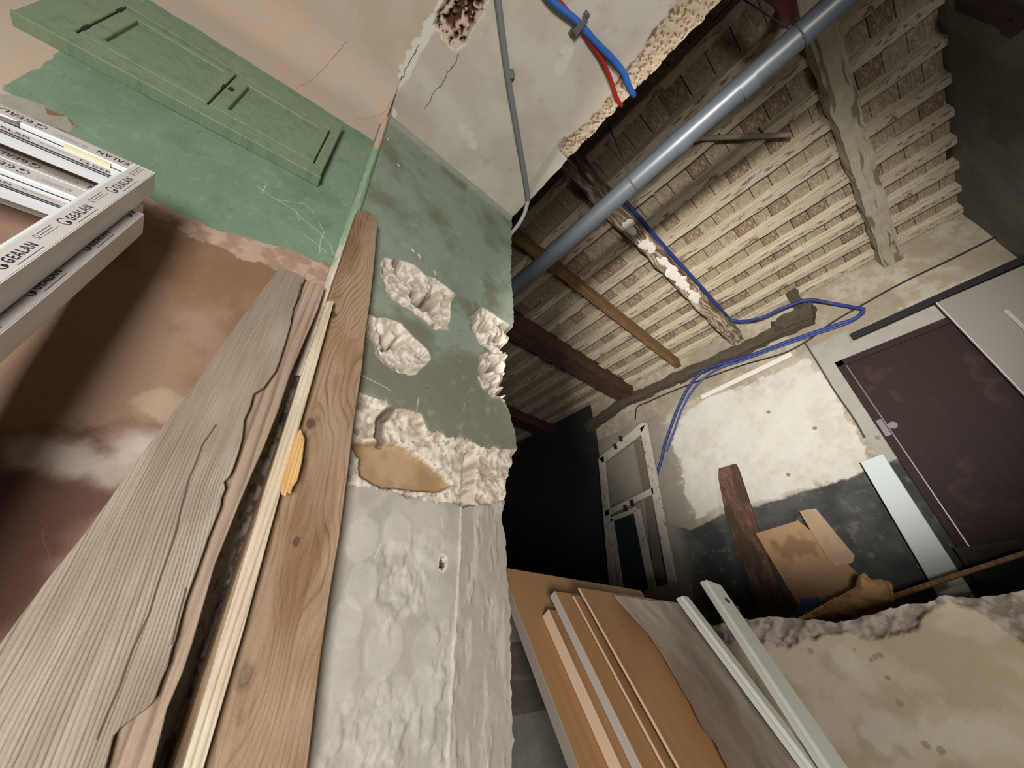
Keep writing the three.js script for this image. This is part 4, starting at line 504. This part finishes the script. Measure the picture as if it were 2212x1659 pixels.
// ------------------------------------------------------------------ brown door, rail and sliding panel
{
  const brown = tmat(texture(256, 512, (u, v) => { const n = fbm(u * 7, v * 9, 4), f = vn(u * 90, v * 8); let c = mixc([44, 26, 22], [36, 20, 18], f); c = mixc(c, [64, 44, 34], sst(0.62, 0.75, n) * 0.6); return [...c, n]; }, false), 0.8), steel = mat(0x9c8f96, 0.4, { metalness: 0.6 });
  const D = new THREE.Group(); D.name = 'door_1'; scene.add(D); onFar(D, 5.27); struct(D);
  const z0 = 0.02, z1 = 1.25, y0 = 0.5, y1 = 2.55;
  mesh('frame', mergeGeometries([bx(0.07, y1 - y0, 0.08, z0 + 0.035, (y0 + y1) / 2, 0, 0.004), bx(0.07, y1 - y0, 0.08, z1 - 0.035, (y0 + y1) / 2, 0, 0.004), bx(z1 - z0, 0.07, 0.08, (z0 + z1) / 2, y1 - 0.035, 0, 0.004)]), brown, D);
  const leaf = mesh('leaf', bx(z1 - z0 - 0.14, y1 - y0 - 0.08, 0.04, (z0 + z1) / 2, (y0 + y1) / 2 - 0.03, 0.0, 0.003), brown, D);
  mesh('edge_strip', bx(0.012, y1 - y0 - 0.1, 0.012, z0 + 0.075, (y0 + y1) / 2 - 0.03, 0.032, 0.002), steel, D);
  const lk = [0.1353,1.6801]; const rose = new THREE.CylinderGeometry(0.035, 0.038, 0.014, 24).rotateX(Math.PI / 2).translate(lk[0], lk[1], 0.028); mesh('lock_rose', rose, steel, leaf); mesh('lock_plate', bx(0.05, 0.18, 0.006, z0 + 0.04, lk[1], 0.045, 0.002), steel, D);
  struct(mesh('trim_2', new THREE.BoxGeometry(0.3, 0.42, 1.4).translate(5.2, 0.3, 0.7), M_darkShadePlaster));
  const a = [0.2803,2.7359], b = [1.7787,2.7696]; const R = thing('sliding_rail', 'dark metal sliding rail above the brown door', 'rail'); { const L = b[0] - a[0]; const o = mesh('track', bx(L, 0.07, 0.05, 0, 0, 0, 0.004), mat(0x2c2c2e, 0.6, { metalness: 0.4 }), R); onFar(R, 5.18); o.position.set((a[0] + b[0]) / 2, (a[1] + b[1]) / 2, 0); o.rotation.z = Math.atan2(b[1] - a[1], L); }
  const P = onFar(thing('sliding_door', 'large grey-white sliding door leaf covering the right of the brown door', 'door'), 5.12); const pl = [0.9774,2.6753]; mesh('leaf', bx(0.71, 2.3, 0.04, pl[0] + 0.355, pl[1] - 1.15, 0, 0.003), mat(0x8c877f, 0.6), P); const hs = [1.2788,2.1958]; mesh('handle', bx(0.03, 0.26, 0.02, hs[0], hs[1], 0.03, 0.004), mat(0xb4b1aa, 0.5), P); mesh('edge_trim', bx(0.01, 2.3, 0.046, pl[0] + 0.003, pl[1] - 1.15, 0, 0.002), mat(0xc9c1c4, 0.5), P);
}

// ------------------------------------------------------------------ things leaning in the far room
function flat(name, label, category, pts, x, depth, m, uvb) { const T = onFar(thing(name, label, category), x); let g = slab(pts, depth, Math.min(0.004, depth / 4)); const b = uvb || box2(pts); g = planarUV(g, b[0], b[1], b[2], b[3]); mesh('sheet', g, m, T); return T; }
{
  const paint = tmat(texture(128, 512, (u, v) => { const n = fbm(u * 8, v * 40, 4); let c = mixc([198, 192, 180], [180, 172, 158], n); c = mixc(c, [120, 108, 94], sst(0.66, 0.74, fbm(u * 12 + 3, v * 50, 3)) * 0.6); return [...c, n]; }, true), 0.75, 0.0008);
  const W = onFar(thing('old_window', 'old white-painted wooden window frame leaning on the far wall', 'window frame'), 5.08);
  const bar = (name, q, parent = W, z = 0) => { const b = box2(q); return mesh(name, planarUV(slab(q, 0.05, 0.004), b[0], b[1], b[2], b[3]).translate(0, 0, z), paint, parent); };
  const fl = UP_FLOOR;
  const q1 = [[-3.2897,2.4609],[-3.173,2.4846],[-3.4445,0.7493],[-3.561,0.7646]]; q1[2][1] = fl; q1[3][1] = fl; bar('stile', q1);
  const q2 = [[-2.4487,2.679],[-2.3185,2.7117],[-2.5575,0.6335],[-2.6561,0.6464]]; q2[2][1] = fl; q2[3][1] = fl; bar('stile', q2);
  bar('rail', [[-3.2865,2.476],[-3.2163,2.3714],[-2.459,2.5799],[-2.3257,2.7148],[-2.3941,2.7606]]); bar('rail', [[-3.3436,1.6341],[-3.3448,1.5514],[-2.496,1.6716],[-2.4851,1.7613]]);
  const S = bar('sash', [[-3.2993,1.5271],[-3.298,1.4592],[-2.8089,1.5043],[-2.8213,1.5729]], W, -0.01);
  const q3 = [[-3.3023,1.5142],[-3.2308,1.4979],[-3.3089,0.7316],[-3.3686,0.7394]]; q3[2][1] = fl; q3[3][1] = fl; mesh('sash_stile', slab(q3, 0.04, 0.003).translate(0, 0, -0.01), paint, S);
  const q4 = [[-2.8768,1.5076],[-2.7707,1.534],[-2.8221,0.6681],[-2.9146,0.6802]]; q4[2][1] = fl; q4[3][1] = fl; mesh('sash_stile', slab(q4, 0.04, 0.003).translate(0, 0, -0.01), paint, S);
  const gl = [[-3.2476,1.4614],[-2.8551,1.5024],[-2.9012,0.6784],[-3.3237,0.7336]]; gl[2][1] = fl; gl[3][1] = fl; mesh('pane', slab(gl, 0.006, 0.001).translate(0, 0, -0.03), new THREE.MeshPhysicalMaterial({ color: 0x46545a, roughness: 0.15, transmission: 0.6, thickness: 0, side: THREE.DoubleSide }), S);
  const ht = [[-2.7975,2.6354],[-2.9242,2.5467],[-2.8518,1.634],[-2.9745,1.5846]]; mesh('latch', mergeGeometries(ht.map(p => bx(0.05, 0.09, 0.03, p[0], p[1], 0.012, 0.006))), mat(0x3a2f28, 0.7, { metalness: 0.4 }), W);
  flat('old_board', 'tall narrow grey board standing behind the old window', 'board', [[-2.6682,2.6919],[-2.5577,2.5669],[-2.5541,1.7553],[-2.7016,0.5797],[-2.8066,0.2289],[-2.9331,0.2379],[-2.7257,1.5993]], 5.22, 0.03, mat(0x6e665a, 0.9));
  const darkWood = tmat(wood(61, 256, 512, 0.4, 2, [[112, 84, 64], [84, 60, 46], [64, 46, 36]], { rings: 36, warp: 0.06, dirt: 0.8 }), 0.9, 0.004);
  { const p = [[-1.5375,1.7063],[-1.3348,1.7048],[-1.327,1.6371],[-1.3677,0.9343],[-1.3886,0.2862],[-1.4266,0.0699],[-1.6876,0.0861],[-1.6474,0.5327],[-1.6471,1.1767],[-1.577,1.6107]]; p[5][1] = p[6][1] = fl; flat('dark_plank', 'dark brown broken plank leaning against the whitewashed far wall', 'plank', p, 5.0, 0.05, darkWood); }
  const card = k => tmat(texture(256, 256, (u, v) => { const n = fbm(u * 5 + k, v * 5, 4); let c = mixc([172, 140, 104], [158, 124, 90], n); c = mixc(c, [128, 98, 70], sst(0.55, 0.7, fbm(u * 4 + 9 + k, v * 4, 3)) * 0.7); return [...c, vn(u * 120, v * 4)]; }, true), 0.9, 0.002);
  { const p = [[-1.3648,0.8808],[-0.9394,0.9204],[-0.8382,0.7399],[-0.6676,0.3732],[-0.7232,0.1112],[-1.216,0.1126],[-1.2417,0.1899]]; p[4][1] = p[5][1] = fl; flat('cardboard_sheet', 'large brown cardboard sheet leaning on the dark dado', 'cardboard', p, 4.85, 0.012, card(1)); }
  flat('cardboard_strip', 'paler torn cardboard strip lying over the large brown sheet', 'cardboard', [[-0.891,0.9965],[-0.8164,0.9966],[-0.7471,0.9886],[-0.6953,0.771],[-0.6349,0.5371],[-0.6726,0.4851],[-0.807,0.4704],[-0.8391,0.5304],[-0.8631,0.7199]], 4.82, 0.01, tmat(texture(128, 128, (u, v) => { const n = fbm(u * 5, v * 7, 4); const c = mixc([176, 150, 122], [158, 130, 104], n); return [...c, n]; }, false), 0.9));
  { const p = [[-0.2492,1.351],[-0.0591,1.3716],[-0.0563,0.3601],[-0.259,0.3216]]; { const k = (p[2][1] - fl) / (p[1][1] - p[2][1]); p[2][0] += (p[2][0] - p[1][0]) * k; p[3][0] += (p[3][0] - p[0][0]) * k; p[2][1] = p[3][1] = fl; } flat('shelf_board', 'clean pale grey-blue shelf board leaning beside the brown door', 'board', p, 5.0, 0.02, mat(0xbfc7c8, 0.5)); }
  { const p = [[-0.4335,0.1819],[-0.0727,0.2645],[0.3432,0.3546],[0.3274,0.3261],[-0.0843,0.2333],[-0.4407,0.1459]]; flat('floor_plank', 'narrow light brown plank lying across the rubble below the door', 'plank', p, 4.0, 0.05, tmat(wood(67, 256, 128, 1, 0.2, [[176, 138, 92], [150, 112, 72], [128, 94, 60]], { rings: 20 }), 0.85)); }
  // torn paper sack: a crumpled sheet with a raised top
  { const o = [[-1.0701,0.0334],[-0.9813,0.0613],[-0.8343,0.1114],[-0.7027,0.163],[-0.5541,0.2157],[-0.5051,0.2782],[-0.4729,0.2933],[-0.4524,0.2524],[-0.4068,0.2466],[-0.3607,0.2251],[-0.3803,0.1652],[-0.3992,0.1164],[-0.5115,0.0857],[-0.6501,0.0499],[-0.8153,0.0292],[-0.9596,0.0161]], inside = poly(o), b = box2(o); const g = slab(o, 0.02, 0.002); const T = onFar(thing('paper_sack', 'crumpled torn brown paper sack on the crest of the low wall', 'sack'), 3.6);
    const pos = [], idx = [], N = 60, M = 30, id = new Map(); const key = (i, j) => { const k = j * (N + 1) + i; if (!id.has(k)) { const x = b[0] + (b[2] - b[0]) * i / N, y = b[1] + (b[3] - b[1]) * j / M, d = Math.min(0, inside(x, y)); id.set(k, pos.length / 3); pos.push(x, y, Math.sqrt(Math.min(0.05, -d)) * 0.45 + (Math.abs(fbm(x * 14 + y * 6, y * 16, 3) - 0.5)) * 0.14); } return id.get(k); };
    for (let j = 0; j < M; j++) for (let i = 0; i < N; i++) { const x = b[0] + (b[2] - b[0]) * (i + 0.5) / N, y = b[1] + (b[3] - b[1]) * (j + 0.5) / M; if (inside(x, y) < 0) { const p = key(i, j), q = key(i + 1, j), r = key(i + 1, j + 1), s = key(i, j + 1); idx.push(p, q, r, p, r, s); } }
    const sg = new THREE.BufferGeometry(); sg.setAttribute('position', new THREE.Float32BufferAttribute(pos, 3)); sg.setIndex(idx); sg.computeVertexNormals(); const pm = mat(0xc29a68, 0.9); mesh('front_fold', sg, pm, T); mesh('back_sheet', g, pm, T); }
  // scraps
  const scrap = (name, label, cat, p, x, d, m) => flat(name, label, cat, p, x, d, m);
  scrap('foam_block', 'white L-shaped foam block standing behind the white profiles', 'block', [[-1.7075,0.2408],[-1.6156,0.2698],[-1.6161,0.2105],[-1.5692,0.2138],[-1.6008,0.0837],[-1.6985,-0.05],[-1.7714,-0.0473]], 4.2, 0.1, mat(0xc4c2bc, 0.8));
  scrap('foam_block', 'small white foam offcut lying right of the foam block', 'block', [[-1.5896,0.0832],[-1.4683,0.0927],[-1.5048,-0.0229],[-1.6149,-0.0283]], 4.15, 0.08, mat(0xb2b2ae, 0.8));
  scrap('blue_rag', 'small blue scrap under the cardboard sheet', 'rag', [[-1.0827,0.2171],[-0.9539,0.2254],[-0.9486,0.1908],[-1.0047,0.1552],[-1.1034,0.1429],[-1.1647,0.0559],[-1.2625,0.0619]], 4.4, 0.03, mat(0x3f5c8c, 0.9));
  scrap('concrete_slab', 'broken pale concrete slab in the rubble below the door', 'slab', [[-0.1688,0.1327],[-0.0902,0.1595],[-0.0363,0.1663],[-0.0389,0.1277],[-0.0837,0.0854],[-0.1842,0.0838]], 3.3, 0.1, mat(0x9c958c, 0.95));
  { const p = [[-2.2831,0.3587],[-2.1697,0.3983],[-1.8277,0.4206],[-1.7486,0.3885],[-1.8318,0.2942],[-2.0217,0.2381],[-2.2046,0.2729]]; p[4][1] = p[5][1] = p[6][1] = UP_FLOOR; scrap('broken_board', 'dark grey broken board lying behind the stacked panels', 'board', p, 3.8, 0.04, mat(0x5c5448, 0.9)); }
}

// ------------------------------------------------------------------ stacked veneered panels leaning in front of the low wall
{
  const face = (k) => tmat(texture(256, 512, (u, v) => { const n = fbm(u * 4 + k, v * 5, 4), f = fbm(u * 60, v * 3 + k, 3); let c = mixc([172, 130, 88], [158, 116, 76], f); c = mixc(c, [140, 102, 68], sst(0.5, 0.7, n) * 0.5); return [...c, f]; }, false), 0.55);
  const core = mat(0xd8bda2, 0.8), coreGrey = mat(0xb9b2a8, 0.7);
  const lean = Math.atan(0.62);
  // local frame: x along the top edge, y up the panel, z out of it
  function panel(name, label, x, y, z, w, len, th, m, em, turn = 0, roll = -0.06) { const T = thing(name, label, 'panel', undefined); T.position.set(x, y, z); T.rotation.order = 'YXZ'; T.rotation.y = turn; T.rotation.x = -lean; T.rotation.z = roll;
    mesh('face', planarUV(bx(w - 0.004, len, th, w / 2 + 0.002, -len / 2, -th / 2, 0.0015), 0, -len, w, 0), m, T); mesh('edge_band', bx(0.004, len, th + 0.0006, 0.002, -len / 2, -th / 2, 0.001), em, T); return T; }
  panel('veneered_panel', 'rearmost brown veneered panel of the leaning stack, next to the centre wall', 0.985, 0.235, -1.12, 0.86, 1.98, 0.03, face(1), mat(0x9a8f84, 0.8));
  panel('veneered_panel', 'second brown veneered panel of the stack, with a torn pinkish edge', 1.075, 0.095, -0.991, 0.8, 1.82, 0.034, face(5), core);
  panel('veneered_panel', 'brown veneered panel of the stack with a grey edge and three small holes', 1.115, 0.15, -0.992, 0.8, 1.88, 0.026, face(9), coreGrey);
  const P4 = panel('veneered_panel', 'front brown veneered panel of the stack, two pale edges with a gap', 1.2, 0.16, -0.952, 0.76, 1.9, 0.006, face(13), core);
  { const g = planarUV(bx(0.756, 1.89, 0.006, 0.378 - 0.008, -0.955, -0.031, 0.0015), 0, -1.9, 0.756, 0); mesh('back_face', g, face(15), P4); mesh('edge_band', bx(0.004, 1.89, 0.006, -0.01, -0.955, -0.031, 0.001), core, P4); mesh('inner_batten', bx(0.72, 1.86, 0.018, 0.39, -0.95, -0.017, 0.001), mat(0x5a3a22, 0.9), P4); }
  // torn plastic wrap on the front panel
  { const g = grid(60, 160, (u, v) => { const x = 0.19 + 0.56 * u + 0.16 * (fbm(v * 9, 3, 4) - 0.5) * (1 - u), y = -0.02 - 1.8 * (1 - v); return [x, y, 0.004 + 0.02 * fbm(x * 12 + y * 4, y * 7 - x * 5, 4) + 0.02 * Math.max(0, 0.1 - u) * (1 + fbm(v * 30, 2, 2))]; });
    const wt = texture(256, 512, (u, v) => { const n = fbm(u * 5 + v * 3, v * 14 - u * 4, 4), d = fbm(u * 3, v * 4 + 8, 4); const c = mixc([208, 192, 176], [176, 156, 138], sst(0.4, 0.65, d)); const k = (n - 0.5) * 50; return [c[0] + k, c[1] + k, c[2] + k, n]; }, true); mesh('plastic_wrap', g, new THREE.MeshPhysicalMaterial({ map: wt.map, bumpMap: wt.bump, bumpScale: 0.004, roughness: 0.35, transmission: 0.5, thickness: 0, side: THREE.DoubleSide }), P4).userData.label = 'torn dusty plastic wrap'; }
  const wm = new THREE.MeshPhysicalMaterial({ color: 0xdcdcd4, roughness: 0.4, side: THREE.DoubleSide });
  function profile(label, x, y, z, w, len, turn, roll, ln) { const T = thing('white_profile', label, 'profile'); T.position.set(x, y, z); T.rotation.order = 'YXZ'; T.rotation.y = turn; T.rotation.x = -ln; T.rotation.z = roll;
    const sh = new THREE.Shape([[0, 0], [w, 0], [w, 0.012], [w - 0.012, 0.012], [w - 0.014, 0.026], [0.016, 0.026], [0.014, 0.014], [0, 0.014]].map(p => new THREE.Vector2(...p))); const g = new THREE.ExtrudeGeometry(sh, { depth: len, bevelEnabled: true, bevelSize: 0.001, bevelThickness: 0.001, bevelSegments: 1 }); g.rotateX(Math.PI / 2); mesh('profile', g, wm, T); return T; }
  profile('white plastic profile lying on the wrapped panel, the left of two', 1.8, 0.135, -0.905, 0.075, 2.0, 0, -0.13, lean);
  const w2 = profile('white plastic profile with a torn screw hole, the right of two', 1.955, 0.2, -0.85, 0.12, 2.0, -0.12, -0.28, lean * 0.94);
  mesh('torn_hole', new THREE.CylinderGeometry(0.012, 0.01, 0.004, 10).rotateX(Math.PI / 2).translate(0.07, -0.09, 0.028), mat(0x4a4640, 0.9), w2);
}

// ------------------------------------------------------------------ the soft lamp and the added floodlight, out of the picture
function unseenLamp(label, p, aim, w, lean) {
  const T = thing('unseen_lamp', label, 'lamp'), black = mat(0x1e1e20, 0.6), x = p.x + lean[0], z = p.z + lean[1];
  mesh('pole', rod([x, FLOOR + 0.3, z], [x, p.y - w * 0.3, z], 0.016), black, T);
  for (let k = 0; k < 3; k++) { const a = k * 2.1 + 0.3; mesh('leg', rod([x, FLOOR + 0.5, z], [x + Math.cos(a) * 0.3, FLOOR + 0.012, z + Math.sin(a) * 0.3], 0.011), black, T); }
  const g = new THREE.Group(); g.name = 'head'; T.add(g); g.position.copy(p); g.lookAt(aim);
  mesh('housing', bx(w + 0.04, w + 0.04, 0.05, 0, 0, -0.045, 0.01), black, g); mesh('diffuser', new THREE.PlaneGeometry(w, w).translate(0, 0, -0.015), new THREE.MeshStandardMaterial({ color: 0xffffff, emissive: 0xfff1de, emissiveIntensity: 1.5, roughness: 0.6 }), g);
  return T;
}
unseenLamp('square soft work lamp on a tripod behind the photographer', PANEL, PANEL_AIM, PANEL_SIZE, [-0.06, 0.1]);
unseenLamp('small added floodlight on a tripod, brightening the far room', ADDED_FLOOD, ADDED_FLOOD_AIM, 0.14, [-0.08, 0.06]);
renderer.render(scene, camera);
